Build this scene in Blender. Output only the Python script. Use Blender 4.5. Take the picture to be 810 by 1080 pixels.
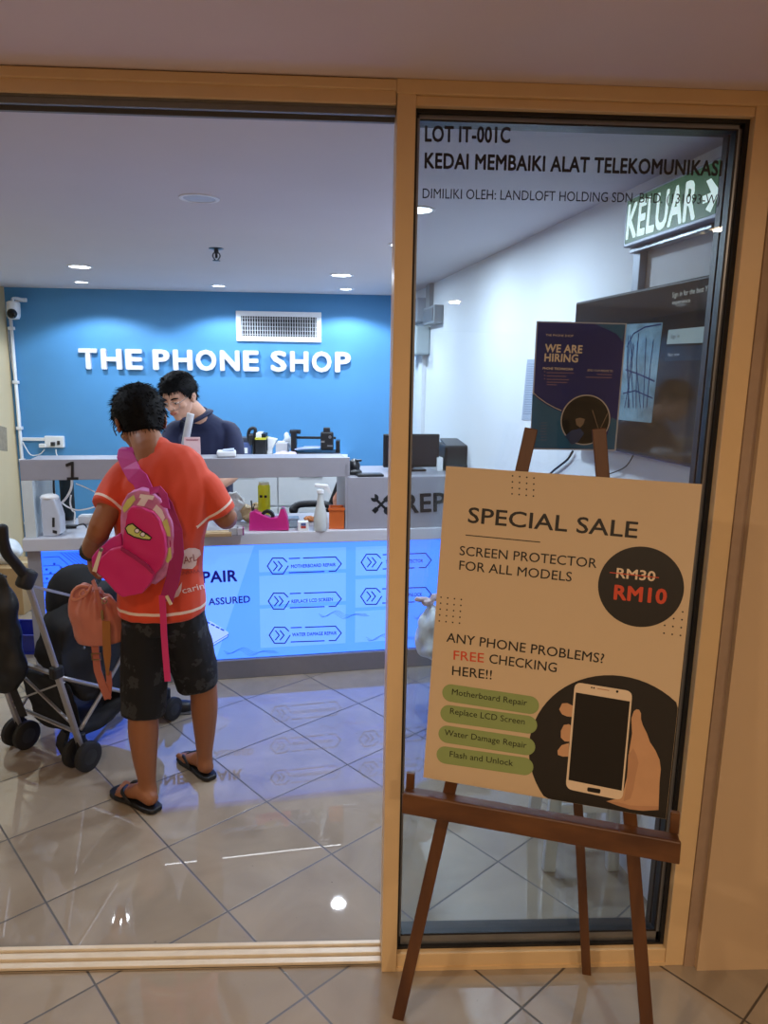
import bpy, bmesh, math, random
from mathutils import Vector, Matrix, noise
from mathutils.bvhtree import BVHTree
for o in list(bpy.data.objects): bpy.data.objects.remove(o)
SC = bpy.context.scene
COL = SC.collection
R = math.radians
# ------------------------------------------------------------------ camera
CAM_H = 1.6156
F_PX, YAW, PITCH, ROLL = 750.05, 0.0453851509, -0.193138110, 0.0164621651
_f = Vector((math.sin(YAW)*math.cos(PITCH), math.cos(YAW)*math.cos(PITCH), math.sin(PITCH)))
_x = Vector((math.cos(YAW), -math.sin(YAW), 0)); _u = _x.cross(_f)
CX = math.cos(ROLL)*_x + math.sin(ROLL)*_u
CU = -math.sin(ROLL)*_x + math.cos(ROLL)*_u
CF = _f
CP = Vector((0, 0, CAM_H))
cam = bpy.data.cameras.new('camera'); camo = bpy.data.objects.new('camera', cam); COL.objects.link(camo)
camo.matrix_world = Matrix(((CX.x, CU.x, -CF.x, CP.x), (CX.y, CU.y, -CF.y, CP.y), (CX.z, CU.z, -CF.z, CP.z), (0, 0, 0, 1)))
cam.sensor_fit = 'VERTICAL'; cam.sensor_height = 36; cam.lens = F_PX/1080*36; cam.clip_start = 0.02
SC.camera = camo
# ------------------------------------------------------------------ world, exposure
SC.view_settings.view_transform = 'Standard'; SC.view_settings.look = 'None'
SC.view_settings.gamma = 1; SC.view_settings.use_curve_mapping = False
SC.view_settings.exposure = 0.0
W = bpy.data.worlds.new('world'); SC.world = W; W.use_nodes = True
W.node_tree.nodes['Background'].inputs[0].default_value = (0.10, 0.085, 0.07, 1)
W.node_tree.nodes['Background'].inputs[1].default_value = 0.25
P_DOWN = 11.5      # shop downlight power
P_WASH = 46.0       # wall washer power
P_MALL = 16.5      # warm corridor downlight power
E_PANEL = 1.45     # backlit counter panel
COOL = (0.74, 0.86, 1.0); WARM = (1.0, 0.75, 0.50)
# ------------------------------------------------------------------ pixel -> place helpers
def ray(px, py): return CF + CX*((px-405)/F_PX) - CU*((py-540)/F_PX)
def onY(px, py, y): d = ray(px, py); return CP + d*(y/d.y)
def onZ(px, py, z=0.0): d = ray(px, py); return CP + d*((z-CAM_H)/d.z)
class Plane:
    def __init__(s, o, n): s.o = Vector(o); s.n = Vector(n).normalized()
    def at(s, px, py):
        d = ray(px, py); return CP + d*((s.o-CP).dot(s.n)/d.dot(s.n))
    def off(s, k): return Plane(s.o+s.n*k, s.n)       # n points towards the viewer
# ------------------------------------------------------------------ materials
def lin(c):
    if isinstance(c, str): c = tuple(int(c[i:i+2], 16)/255 for i in (0, 2, 4))
    return tuple(((v+0.055)/1.055)**2.4 if v > 0.04045 else v/12.92 for v in c)
MC = {}
def mat(name, c, rough=0.5, metal=0.0, var=0.06, scale=30.0, bump=0.0, emit=0.0, coat=0.0, alpha=None, sheen=0.0, trans=0.0, spec=None):
    if name in MC: return MC[name]
    m = bpy.data.materials.new(name); m.use_nodes = True; nt = m.node_tree; b = nt.nodes['Principled BSDF']
    c = lin(c)
    tc = nt.nodes.new('ShaderNodeTexCoord'); nz = nt.nodes.new('ShaderNodeTexNoise'); nz.inputs['Scale'].default_value = scale
    nz.inputs['Detail'].default_value = 4
    nt.links.new(tc.outputs['Object'], nz.inputs['Vector'])
    mx = nt.nodes.new('ShaderNodeMix'); mx.data_type = 'RGBA'
    mx.inputs['A'].default_value = (*[v*(1-var) for v in c], 1); mx.inputs['B'].default_value = (*[min(1, v*(1+var)) for v in c], 1)
    nt.links.new(nz.outputs['Fac'], mx.inputs['Factor'])
    nt.links.new(mx.outputs['Result'], b.inputs['Base Color'])
    b.inputs['Roughness'].default_value = rough; b.inputs['Metallic'].default_value = metal
    if spec is not None: b.inputs['Specular IOR Level'].default_value = spec
    if coat: b.inputs['Coat Weight'].default_value = coat; b.inputs['Coat Roughness'].default_value = 0.1
    if sheen: b.inputs['Sheen Weight'].default_value = sheen
    if trans: b.inputs['Transmission Weight'].default_value = trans
    if alpha is not None: b.inputs['Alpha'].default_value = alpha
    if bump:
        bp = nt.nodes.new('ShaderNodeBump'); bp.inputs['Strength'].default_value = bump; bp.inputs['Distance'].default_value = 0.01
        nt.links.new(nz.outputs['Fac'], bp.inputs['Height']); nt.links.new(bp.outputs['Normal'], b.inputs['Normal'])
    if emit:
        nt.links.new(mx.outputs['Result'], b.inputs['Emission Color']); b.inputs['Emission Strength'].default_value = emit
    MC[name] = m; return m
def wood(name, c1, c2, scale=14, rough=0.45, stretch=(1, 1, 0.06)):
    if name in MC: return MC[name]
    m = mat(name, c1, rough); nt = m.node_tree; b = nt.nodes['Principled BSDF']
    tc = nt.nodes.new('ShaderNodeTexCoord'); mp = nt.nodes.new('ShaderNodeMapping'); mp.inputs['Scale'].default_value = stretch
    nz = nt.nodes.new('ShaderNodeTexNoise'); nz.inputs['Scale'].default_value = scale; nz.inputs['Detail'].default_value = 8
    cr = nt.nodes.new('ShaderNodeValToRGB'); cr.color_ramp.elements[0].position = 0.3; cr.color_ramp.elements[1].position = 0.7
    cr.color_ramp.elements[0].color = (*lin(c1), 1); cr.color_ramp.elements[1].color = (*lin(c2), 1)
    nt.links.new(tc.outputs['Object'], mp.inputs['Vector']); nt.links.new(mp.outputs['Vector'], nz.inputs['Vector'])
    nt.links.new(nz.outputs['Fac'], cr.inputs['Fac']); nt.links.new(cr.outputs['Color'], b.inputs['Base Color'])
    return m
def glass_mat(name, tint=(0.93, 0.96, 0.97)):
    m = bpy.data.materials.new(name); m.use_nodes = True; nt = m.node_tree; nt.nodes.clear()
    out = nt.nodes.new('ShaderNodeOutputMaterial'); mx = nt.nodes.new('ShaderNodeMixShader'); fr = nt.nodes.new('ShaderNodeFresnel')
    fr.inputs['IOR'].default_value = 1.5
    ge = nt.nodes.new('ShaderNodeNewGeometry'); ir = nt.nodes.new('ShaderNodeMapRange'); ir.inputs['To Min'].default_value = 1.5; ir.inputs['To Max'].default_value = 1/1.5
    nt.links.new(ge.outputs['Backfacing'], ir.inputs['Value']); nt.links.new(ir.outputs['Result'], fr.inputs['IOR'])
    tr = nt.nodes.new('ShaderNodeBsdfTransparent'); tr.inputs[0].default_value = (*tint, 1)
    gl = nt.nodes.new('ShaderNodeBsdfGlossy'); gl.inputs['Roughness'].default_value = 0.0
    nz = nt.nodes.new('ShaderNodeTexNoise'); nz.inputs['Scale'].default_value = 3
    mr = nt.nodes.new('ShaderNodeMapRange'); mr.inputs['To Min'].default_value = 0.0; mr.inputs['To Max'].default_value = 0.012
    nt.links.new(nz.outputs['Fac'], mr.inputs['Value']); nt.links.new(mr.outputs['Result'], gl.inputs['Roughness'])
    nt.links.new(fr.outputs[0], mx.inputs[0]); nt.links.new(tr.outputs[0], mx.inputs[1]); nt.links.new(gl.outputs[0], mx.inputs[2])
    nt.links.new(mx.outputs[0], out.inputs[0]); return m
def tile_mat():
    m = bpy.data.materials.new('polished floor tile'); m.use_nodes = True; nt = m.node_tree; b = nt.nodes['Principled BSDF']
    N = nt.nodes.new; L = nt.links.new
    g = N('ShaderNodeNewGeometry'); th = 0.874360621; s = 0.4; ox, oy = -1.18859570, 2.26475636
    masks = []; cells = []
    for ax in ((math.cos(th), -math.sin(th)), (math.sin(th), math.cos(th))):
        d = N('ShaderNodeVectorMath'); d.operation = 'DOT_PRODUCT'; d.inputs[1].default_value = (ax[0]/s, ax[1]/s, 0); L(g.outputs['Position'], d.inputs[0])
        a = N('ShaderNodeMath'); a.operation = 'SUBTRACT'; a.inputs[1].default_value = (ox*ax[0]+oy*ax[1])/s; L(d.outputs['Value'], a.inputs[0])
        pp = N('ShaderNodeMath'); pp.operation = 'PINGPONG'; pp.inputs[1].default_value = 0.5; L(a.outputs[0], pp.inputs[0])
        masks.append(pp)
        fl = N('ShaderNodeMath'); fl.operation = 'FLOOR'; L(a.outputs[0], fl.inputs[0]); cells.append(fl)
    mn = N('ShaderNodeMath'); mn.operation = 'MINIMUM'; L(masks[0].outputs[0], mn.inputs[0]); L(masks[1].outputs[0], mn.inputs[1])
    gr = N('ShaderNodeMapRange'); gr.inputs['From Min'].default_value = 0.0058; gr.inputs['From Max'].default_value = 0.0088; L(mn.outputs[0], gr.inputs['Value'])
    cb = N('ShaderNodeCombineXYZ'); L(cells[0].outputs[0], cb.inputs[0]); L(cells[1].outputs[0], cb.inputs[1])
    ad = N('ShaderNodeVectorMath'); ad.operation = 'MULTIPLY_ADD'; ad.inputs[1].default_value = (3.7, 5.3, 0); L(cb.outputs[0], ad.inputs[0]); L(g.outputs['Position'], ad.inputs[2])
    nz = N('ShaderNodeTexNoise'); nz.inputs['Scale'].default_value = 3.2; nz.inputs['Detail'].default_value = 7; nz.inputs['Distortion'].default_value = 1.2; L(ad.outputs[0], nz.inputs['Vector'])
    cr = N('ShaderNodeValToRGB'); cr.color_ramp.elements[0].position = 0.3; cr.color_ramp.elements[1].position = 0.72
    cr.color_ramp.elements[0].color = (*lin('918576'), 1); cr.color_ramp.elements[1].color = (*lin('A59886'), 1); L(nz.outputs['Fac'], cr.inputs['Fac'])
    sp = N('ShaderNodeTexNoise'); sp.inputs['Scale'].default_value = 60; sp.inputs['Detail'].default_value = 3; L(g.outputs['Position'], sp.inputs['Vector'])
    sr = N('ShaderNodeMapRange'); sr.inputs['From Min'].default_value = 0.20; sr.inputs['From Max'].default_value = 0.27; sr.inputs['To Min'].default_value = 0.55; L(sp.outputs['Fac'], sr.inputs['Value'])
    m1 = N('ShaderNodeMix'); m1.data_type = 'RGBA'; m1.blend_type = 'MULTIPLY'; m1.inputs['Factor'].default_value = 1
    L(cr.outputs['Color'], m1.inputs['A']); L(sr.outputs['Result'], m1.inputs['B'])
    m2 = N('ShaderNodeMix'); m2.data_type = 'RGBA'; m2.inputs['A'].default_value = (*lin('3A3128'), 1)
    L(gr.outputs['Result'], m2.inputs['Factor']); L(m1.outputs['Result'], m2.inputs['B']); L(m2.outputs['Result'], b.inputs['Base Color']); b.inputs['IOR'].default_value = 1.95
    rr = N('ShaderNodeMapRange'); rr.inputs['To Min'].default_value = 0.6; rr.inputs['To Max'].default_value = 0.02; L(gr.outputs['Result'], rr.inputs['Value'])
    L(rr.outputs['Result'], b.inputs['Roughness'])
    bp = N('ShaderNodeBump'); bp.inputs['Distance'].default_value = 0.002; bp.inputs['Strength'].default_value = 0.4; L(gr.outputs['Result'], bp.inputs['Height']); L(bp.outputs['Normal'], b.inputs['Normal'])
    return m
# ------------------------------------------------------------------ objects
MW = {}      # world matrix of every top-level thing
def root_of(o):
    while o.parent: o = o.parent
    return o
def thing(name, label, cat, loc=(0, 0, 0), rotz=0.0, group=None):
    o = bpy.data.objects.new(name, None); COL.objects.link(o); o.empty_display_size = 0.05
    o.location = loc; o.rotation_euler = (0, 0, rotz)
    MW[o] = Matrix.Translation(Vector(loc)) @ Matrix.Rotation(rotz, 4, 'Z')
    o['label'] = label; o['category'] = cat
    if group: o['group'] = group
    return o
def tag(o, label, cat, group=None):
    o['label'] = label; o['category'] = cat
    if group: o['group'] = group
    return o
def struct(o): o['kind'] = 'structure'; return o
def frame_of(n, up=Vector((0, 0, 1))):
    n = Vector(n).normalized(); x = up.cross(n)
    if x.length < 1e-4: x = Vector((1, 0, 0))
    x.normalize(); return x, n.cross(x), n      # right, up, towards viewer
def displace(me, fn):
    ns = [v.normal.copy() for v in me.vertices]; cs = [v.co.copy() for v in me.vertices]
    flat = []
    for c, n in zip(cs, ns):
        q = c+n*fn(c); flat += [q.x, q.y, q.z]
    me.vertices.foreach_set('co', flat); me.update()
class MB:
    def __init__(s): s.bm = bmesh.new(); s.mi = 0
    def _fin(s, nf0):
        s.bm.faces.ensure_lookup_table()
        for f in s.bm.faces[nf0:] if nf0 else s.bm.faces: 
            f.material_index = s.mi
    def _mark(s): 
        for f in s.bm.faces: f.tag = True
    def _apply(s):
        for f in s.bm.faces:
            if not f.tag: f.material_index = s.mi
        return s
    def m(s, i): s.mi = i; return s
    def obox(s, c, ax, ay, az, sx, sy, sz, bev=0.0, seg=2):
        s._mark(); M = Matrix(((ax[0]*sx, ay[0]*sy, az[0]*sz, c[0]), (ax[1]*sx, ay[1]*sy, az[1]*sz, c[1]), (ax[2]*sx, ay[2]*sy, az[2]*sz, c[2]), (0, 0, 0, 1)))
        r = bmesh.ops.create_cube(s.bm, size=1, matrix=M)
        if bev:
            ed = list({e for v in r['verts'] for e in v.link_edges})
            bmesh.ops.bevel(s.bm, geom=ed, offset=min(bev, 0.49*min(abs(sx), abs(sy), abs(sz))), segments=seg, affect='EDGES', profile=0.5)
        return s._apply()
    def box(s, x0, x1, y0, y1, z0, z1, bev=0.0, seg=2):
        return s.obox(((x0+x1)/2, (y0+y1)/2, (z0+z1)/2), (1, 0, 0), (0, 1, 0), (0, 0, 1), x1-x0, y1-y0, z1-z0, bev, seg)
    def beam(s, a, b, w, t, side=None, bev=0.0):
        a = Vector(a); b = Vector(b); d = b-a; L_ = d.length; d.normalize()
        side = Vector(side) if side is not None else (Vector((0, 0, 1)).cross(d) if abs(d.z) < 0.95 else Vector((1, 0, 0)))
        side = (side-d*side.dot(d)).normalized(); n = d.cross(side)
        return s.obox((a+b)/2, side, n, d, w, t, L_, bev)
    def rings(s, rs, closed_ring=True, cap=True):
        s._mark(); vs = [[s.bm.verts.new(p) for p in r] for r in rs]; n = len(rs[0])
        for i in range(len(vs)-1):
            for j in range(n if closed_ring else n-1):
                k = (j+1) % n
                s.bm.faces.new((vs[i][j], vs[i][k], vs[i+1][k], vs[i+1][j]))
        if cap and closed_ring:
            s.bm.faces.new(list(reversed(vs[0]))); s.bm.faces.new(vs[-1])
        return s._apply()
    def loft(s, pts, side=(1, 0, 0), seg=20, sub=4, dome=1.0, sq=2.0):
        P = [(Vector(p[0]), p[1], p[2] if len(p) > 2 else p[1]) for p in pts]
        out = []
        def cr(a, b, c, d, t): return 0.5*((2*b)+(c-a)*t+(2*a-5*b+4*c-d)*t*t+(3*b-a-3*c+d)*t**3)
        for i in range(len(P)-1):
            a = P[max(i-1, 0)]; b = P[i]; c = P[i+1]; d = P[min(i+2, len(P)-1)]
            for k in range(sub):
                t = k/sub; out.append((cr(a[0], b[0], c[0], d[0], t), max(1e-4, cr(a[1], b[1], c[1], d[1], t)), max(1e-4, cr(a[2], b[2], c[2], d[2], t))))
        out.append(P[-1])
        side = Vector(side); rings = []
        def ring(c, t, ra, rb):
            u = (side-t*side.dot(t)).normalized(); v = t.cross(u); r = []
            for j in range(seg):
                a = 2*math.pi*j/seg; ca, sa = math.cos(a), math.sin(a)
                e = 2.0/sq
                r.append(c+u*(ra*math.copysign(abs(ca)**e, ca))+v*(rb*math.copysign(abs(sa)**e, sa)))
            return r
        for i, (c, ra, rb) in enumerate(out):
            t = (out[min(i+1, len(out)-1)][0]-out[max(i-1, 0)][0]).normalized()
            if i == 0 and dome:
                rr = min(ra, rb)*dome
                for k in (80, 60, 40, 20): rings.append(ring(c-t*rr*math.sin(R(k)), t, ra*math.cos(R(k)), rb*math.cos(R(k))))
            rings.append(ring(c, t, ra, rb))
            if i == len(out)-1 and dome:
                rr = min(ra, rb)*dome
                for k in (20, 40, 60, 80): rings.append(ring(c+t*rr*math.sin(R(k)), t, ra*math.cos(R(k)), rb*math.cos(R(k))))
        return s.rings(rings)
    def tube(s, pts, r, seg=8, sub=4, dome=0.0):
        return s.loft([(p, r, r) for p in pts], side=(0.31, 0.52, 0.79), seg=seg, sub=sub if len(pts) > 2 else 1, dome=dome)
    def ell(s, c, r, rot=None, seg=20):
        s._mark(); M = Matrix.Translation(Vector(c)) @ (rot.to_4x4() if rot is not None else Matrix.Identity(4)) @ Matrix.Diagonal((r[0], r[1], r[2], 1))
        bmesh.ops.create_uvsphere(s.bm, u_segments=seg, v_segments=max(6, seg*2//3), radius=1, matrix=M); return s._apply()
    def lathe(s, c, prof, axis=(0, 0, 1), seg=28, cap=True):
        axis = Vector(axis).normalized(); u = axis.orthogonal().normalized(); v = axis.cross(u); c = Vector(c)
        rs = [[c+axis*z+(u*math.cos(2*math.pi*j/seg)+v*math.sin(2*math.pi*j/seg))*max(r, 1e-5) for j in range(seg)] for r, z in prof]
        return s.rings(rs, cap=cap)
    def prism(s, pts, n, t):
        """polygon (world points, any order) given thickness t against n"""
        s._mark(); n = Vector(n).normalized(); A = [Vector(p) for p in pts]
        ar = sum(((A[i]-A[0]).cross(A[(i+1) % len(A)]-A[0]) for i in range(len(A))), Vector())
        if ar.dot(n) < 0: A.reverse()
        f = [s.bm.verts.new(p) for p in A]; b = [s.bm.verts.new(p-n*t) for p in A]
        s.bm.faces.new(f); s.bm.faces.new(list(reversed(b))); k = len(A)
        for i in range(k): s.bm.faces.new((f[(i+1) % k], f[i], b[i], b[(i+1) % k]))
        return s._apply()
    def strip(s, pts, n, w, t):
        for a, b in zip(pts[:-1], pts[1:]):
            a = Vector(a); b = Vector(b); d = (b-a)
            if d.length < 1e-6: continue
            d.normalize(); q = Vector(n).cross(d).normalized()*w/2
            s.prism([a-q-d*w*0.3, b-q+d*w*0.3, b+q+d*w*0.3, a+q-d*w*0.3], n, t)
        return s
    def build(s, name, mats, parent=None, smooth=False, world=True, bev=0.0, remesh=0.0, sm=0, sub=0, disp=0.0, dscale=10.0, fix=True):
        if fix and not remesh: bmesh.ops.recalc_face_normals(s.bm, faces=s.bm.faces)
        me = bpy.data.meshes.new(name); s.bm.to_mesh(me); s.bm.free()
        mats = mats if isinstance(mats, (list, tuple)) else [mats]
        for m_ in mats: me.materials.append(m_)
        o = bpy.data.objects.new(name, me)
        if remesh or sub:
            COL.objects.link(o)
            if sub: md = o.modifiers.new('s', 'SUBSURF'); md.levels = sub
            if remesh: md = o.modifiers.new('r', 'REMESH'); md.mode = 'VOXEL'; md.voxel_size = remesh
            if sm: md = o.modifiers.new('m', 'SMOOTH'); md.iterations = sm; md.factor = 0.5
            dg = bpy.context.evaluated_depsgraph_get(); dg.update()
            me2 = bpy.data.meshes.new_from_object(o.evaluated_get(dg)); o.modifiers.clear(); o.data = me2; me = me2
            if not me.materials:
                for m_ in mats: me.materials.append(m_)
            COL.objects.unlink(o)
        if disp:
            displace(me, lambda p: disp*noise.noise(p*dscale))
        if parent is not None:
            if world: me.transform(MW.get(root_of(parent), Matrix.Identity(4)).inverted())
            o.parent = parent
        if smooth:
            for p in me.polygons: p.use_smooth = True
        COL.objects.link(o)
        if bev:
            md = o.modifiers.new('b', 'BEVEL'); md.width = bev; md.segments = 2; md.limit_method = 'ANGLE'
        return o
def smooth_angle(o, a=40):
    me = o.data; bm = bmesh.new(); bm.from_mesh(me)
    for f in bm.faces: f.smooth = True
    for e in bm.edges:
        if len(e.link_faces) == 2 and e.calc_face_angle(0) > R(a): e.smooth = False
    bm.to_mesh(me); bm.free(); return o
def copy_tree(o, parent=None):
    c = o.copy(); COL.objects.link(c); c.parent = parent
    for ch in [x for x in bpy.data.objects if x.parent == o]: copy_tree(ch, c)
    return c
# ------------------------------------------------------------------ lettering
_TX = {}
def text_mesh(s, bold=0.0):
    k = (s, bold)
    if k in _TX: return _TX[k]
    cu = bpy.data.curves.new('t', 'FONT'); cu.body = s; cu.size = 1; cu.resolution_u = 3
    cu.space_character = 1.0+bold*1.5
    o = bpy.data.objects.new('t', cu); COL.objects.link(o)
    dg = bpy.context.evaluated_depsgraph_get(); dg.update()
    me = bpy.data.meshes.new_from_object(o.evaluated_get(dg))
    bpy.data.objects.remove(o)
    vs = [v.co.copy() for v in me.vertices]; fs = [list(p.vertices) for p in me.polygons]
    x0 = min(v.x for v in vs); x1 = max(v.x for v in vs)
    if bold:
        n0, f0 = len(vs), list(fs); base = list(vs); vs = []; fs = []
        for k, (dx, dy) in enumerate(((-1, -1), (1, -1), (1, 1), (-1, 1), (-1, 0), (1, 0), (0, 1), (0, -1))):
            q = bold*(0.75 if dx and dy else 1.0)
            vs += [Vector((v.x+dx*q, v.y+dy*q, k)) for v in base]; fs += [[i+k*n0 for i in f] for f in f0]
        x0 -= bold; x1 += bold
    CAP = 0.70+bold
    vs = [((v.x-x0)/(x1-x0), (v.y)/CAP, v.z*3e-5) for v in vs]
    _TX[k] = (vs, fs); return _TX[k]
def put_text(mb, s, a, b, cap, n, t=0.0006, bold=0.0, italic=0.0, lift=0.0):
    """lettering whose baseline runs from a to b with cap height cap, on the plane with normal n"""
    vs, fs = text_mesh(s, bold); a = Vector(a); b = Vector(b); n = Vector(n).normalized(); d = b-a; u = n.cross(d).normalized()
    mb._mark(); top = [mb.bm.verts.new(a+d*(x+italic*y*cap/d.length)+u*(y*cap)+n*(lift+t+z)) for x, y, z in vs]
    edges = {}
    for f in fs:
        try: mb.bm.faces.new([top[i] for i in f])
        except ValueError: continue
        for i in range(len(f)):
            e = (f[i], f[(i+1) % len(f)]); edges[e] = edges.get(e, 0)+1
    if t > 0.0015:
        bot = [mb.bm.verts.new(v.co-n*t) for v in top]
        for (i, j) in edges:
            if (j, i) not in edges: mb.bm.faces.new((top[j], top[i], bot[i], bot[j]))
        for f in fs:
            try: mb.bm.faces.new([bot[i] for i in reversed(f)])
            except ValueError: pass
    mb._apply()
def px_text(mb, pl, s, pa, pb, cap_px, **k):
    a = pl.at(*pa); b = pl.at(*pb); c = pl.at(pa[0], pa[1]-cap_px)
    put_text(mb, s, a, b, (c-a).length, pl.n, **k)
def px_poly(mb, pl, pts, t=0.0006, lift=0.0):
    q = pl.off(lift+t); mb.prism([q.at(*p) for p in pts], pl.n, t)
def px_line(mb, pl, pts, w, t=0.0006, lift=0.0):
    q = pl.off(lift+t); mb.strip([q.at(*p) for p in pts], pl.n, w, t)
def disc_pts(c, u, v, r, n=40, a0=0, a1=360, r2=None):
    r2 = r2 or r
    return [c+u*(r*math.cos(R(a0+(a1-a0)*i/n)))+v*(r2*math.sin(R(a0+(a1-a0)*i/n))) for i in range(n+(0 if a1-a0 == 360 else 1))]
def rrect(c, u, v, w, h, r, n=6):
    pts = []
    for sx, sy, a in ((1, 1, 0), (-1, 1, 90), (-1, -1, 180), (1, -1, 270)):
        for i in range(n+1):
            an = R(a+90*i/n); pts.append(c+u*(sx*(w/2-r)+r*math.cos(an))+v*(sy*(h/2-r)+r*math.sin(an)))
    return pts
# ================================================================== THE SETTING
CEIL = 2.2; MCEIL = 2.235; YF = 1.70; YB = 5.665
LX = -2.62
def rwx(y): return 0.877-0.1395*(y-2.345)
RWN = Vector((-1, -0.1395, 0)).normalized()        # right wall normal, into the shop
M_tile = tile_mat()
M_ceil = mat('shop ceiling paint', 'CDC9CE', 0.8, var=0.03, scale=3)
M_white = mat('white wall paint', 'E9ECF2', 0.7, var=0.03, scale=4, bump=0.03)
M_blue = mat('blue wall paint', '4E90C5', 0.62, var=0.05, scale=5, bump=0.04)
M_cream = mat('cream painted frame', 'DDBE90', 0.4, var=0.06, scale=12)
M_mwall = mat('corridor wall paint', 'CBB08E', 0.6, var=0.05, scale=5, bump=0.02)
M_mceil = mat('corridor ceiling paint', 'D8C6C2', 0.8, var=0.03, scale=4)
M_beige = mat('beige side wall paint', 'D9C49C', 0.6, var=0.05, scale=5)
M_glass = glass_mat('door glass')
M_black = mat('black rubber gasket', '14151A', 0.45, var=0.1)
M_alu = mat('brushed aluminium', '8B8E93', 0.35, metal=0.8, var=0.08, scale=60)
M_alu2 = mat('dull grey aluminium', '75736F', 0.5, metal=0.5, var=0.1, scale=50)

struct(MB().box(-4.5, 3.2, -7.5, 6.0, -0.06, 0.0).build('floor', M_tile))
mb = MB(); mb.box(-3.2, rwx(YF)+0.35, YF+0.09, YB+0.08, CEIL, CEIL+0.06); struct(mb.build('ceiling', M_ceil))
struct(MB().box(-4.5, 3.2, -7.5, YF-0.02, MCEIL, MCEIL+0.06).build('ceiling', M_mceil))
struct(MB().box(LX-0.1, rwx(YB)+0.3, YB, YB+0.08, 0, CEIL).build('wall_back', M_blue))
struct(MB().box(LX-0.1, LX, YF+0.1, YB, 0, CEIL).build('wall_left', M_beige))
mb = MB(); a = Vector((rwx(1.79), 1.79, 0)); b = Vector((rwx(YB+0.05), YB+0.05, 0)); o_ = -RWN*0.1
mb.prism([p+Vector((0, 0, CEIL)) for p in (a, b, b+o_, a+o_)], (0, 0, 1), CEIL); struct(mb.build('wall_right', M_white))
# corridor side walls of the shopfront
mb = MB(); mb.box(0.966, 3.2, YF-0.045, YF+0.09, 0, MCEIL); struct(mb.build('wall_front', M_mwall))
mb = MB(); mb.box(-4.5, -1.98, YF-0.045, YF+0.1, 0, MCEIL); struct(mb.build('wall_front', M_mwall))
struct(MB().box(-4.5, 3.2, -7.6, -7.5, 0, MCEIL).build('wall_far', M_mwall))
struct(MB().box(3.2, 3.3, -7.6, YF+0.09, 0, MCEIL).build('wall_corridor', M_mwall))
struct(MB().box(-4.6, -4.5, -7.6, YF+0.1, 0, MCEIL).build('wall_corridor', M_mwall))
# narrow grey joint between frame and wall
struct(MB().box(0.936, 0.966, YF-0.03, YF+0.09, 0, MCEIL).build('trim_1', mat('grey brown sealant', 'A38A74', 0.7, var=0.15, scale=25)))
# header beam over the opening, with its two sliding rails
mb = MB(); mb.box(-1.98, 0.088, YF-0.024, YF+0.09, 2.186, MCEIL, 0.002); mb.box(-1.98, 0.088, YF-0.032, YF-0.02, 2.212, MCEIL-0.002, 0.002)
struct(mb.build('trim_2', M_cream))
mb = MB()
for y0 in (YF-0.012, YF+0.035): mb.box(-1.98, 0.088, y0, y0+0.012, 2.168, 2.187, 0.001)
mb.box(-1.98, 0.088, YF-0.015, YF+0.085, 2.181, 2.187)
struct(mb.build('trim_3', M_alu2))
# threshold: painted channel with two ribs
mb = MB(); mb.box(-1.98, 0.09, YF-0.004, YF+0.072, 0, 0.006, 0.001)
for y0, y1, z1 in ((YF-0.004, YF+0.016, 0.013), (YF+0.024, YF+0.044, 0.016), (YF+0.058, YF+0.072, 0.014)): mb.box(-1.98, 0.09, y0, y1, 0, z1, 0.002)
struct(mb.build('trim_4', mat('worn cream threshold paint', 'DACBB2', 0.35, var=0.14, scale=18)))
# fixed frame round the glass panel
mb = MB(); mb.box(0.090, 0.131, YF-0.028, YF+0.09, 0, 2.208, 0.002)
mb.box(0.884, 0.936, YF-0.026, YF+0.09, 0, 2.208, 0.002)
mb.box(0.131, 0.884, YF-0.022, YF+0.09, 0.008, 0.050, 0.002); mb.box(0.131, 0.884, YF-0.026, YF+0.09, 0, 0.010)
mb.box(0.131, 0.884, YF-0.022, YF+0.09, 2.186, 2.206, 0.002); mb.box(0.088, 0.966, YF-0.032, YF+0.09, 2.206, MCEIL, 0.002)
win = struct(mb.build('window_1', M_cream))
mb = MB()
for y0 in (YF-0.004,):
    mb.box(0.131, 0.137, y0, y0+0.085, 0.05, 2.186); mb.box(0.874, 0.884, y0, y0+0.085, 0.05, 2.186)
    mb.box(0.137, 0.874, y0, y0+0.085, 0.05, 0.056); mb.box(0.137, 0.874, y0, y0+0.085, 2.178, 2.186)
mb.build('gasket', M_black, win)
def panel(n, y, px0, px1, pz0, pz1):
    mb = MB(); x0, x1, z0, z1 = 0.137, 0.874, 0.056, 2.178
    mb.box(x0, px0, y-0.012, y+0.012, z0, z1, 0.001); mb.box(px1, x1, y-0.012, y+0.012, z0, z1, 0.001)
    mb.box(x0, x1, y-0.012, y+0.012, z0, pz0, 0.001); mb.box(x0, x1, y-0.012, y+0.012, pz1, z1, 0.001)
    d = struct(mb.build(n, M_alu))
    g = MB(); g.box(px0, px1, y-0.003, y+0.003, pz0, pz1); g.build('pane', M_glass, d)
    g = MB(); g.box(px1-0.005, px1, y-0.0125, y+0.0125, pz0, pz1); g.box(px0, px1, y-0.0125, y+0.0125, pz0, pz0+0.006)
    g.box(px0, px1, y-0.0125, y+0.0125, pz1-0.004, pz1); g.build('gasket', M_black, d)
    return d
panel('door_1', YF+0.018, 0.143, 0.864, 0.084, 2.168)
panel('door_2', YF+0.060, 0.143, 0.868, 0.066, 2.175)
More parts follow.
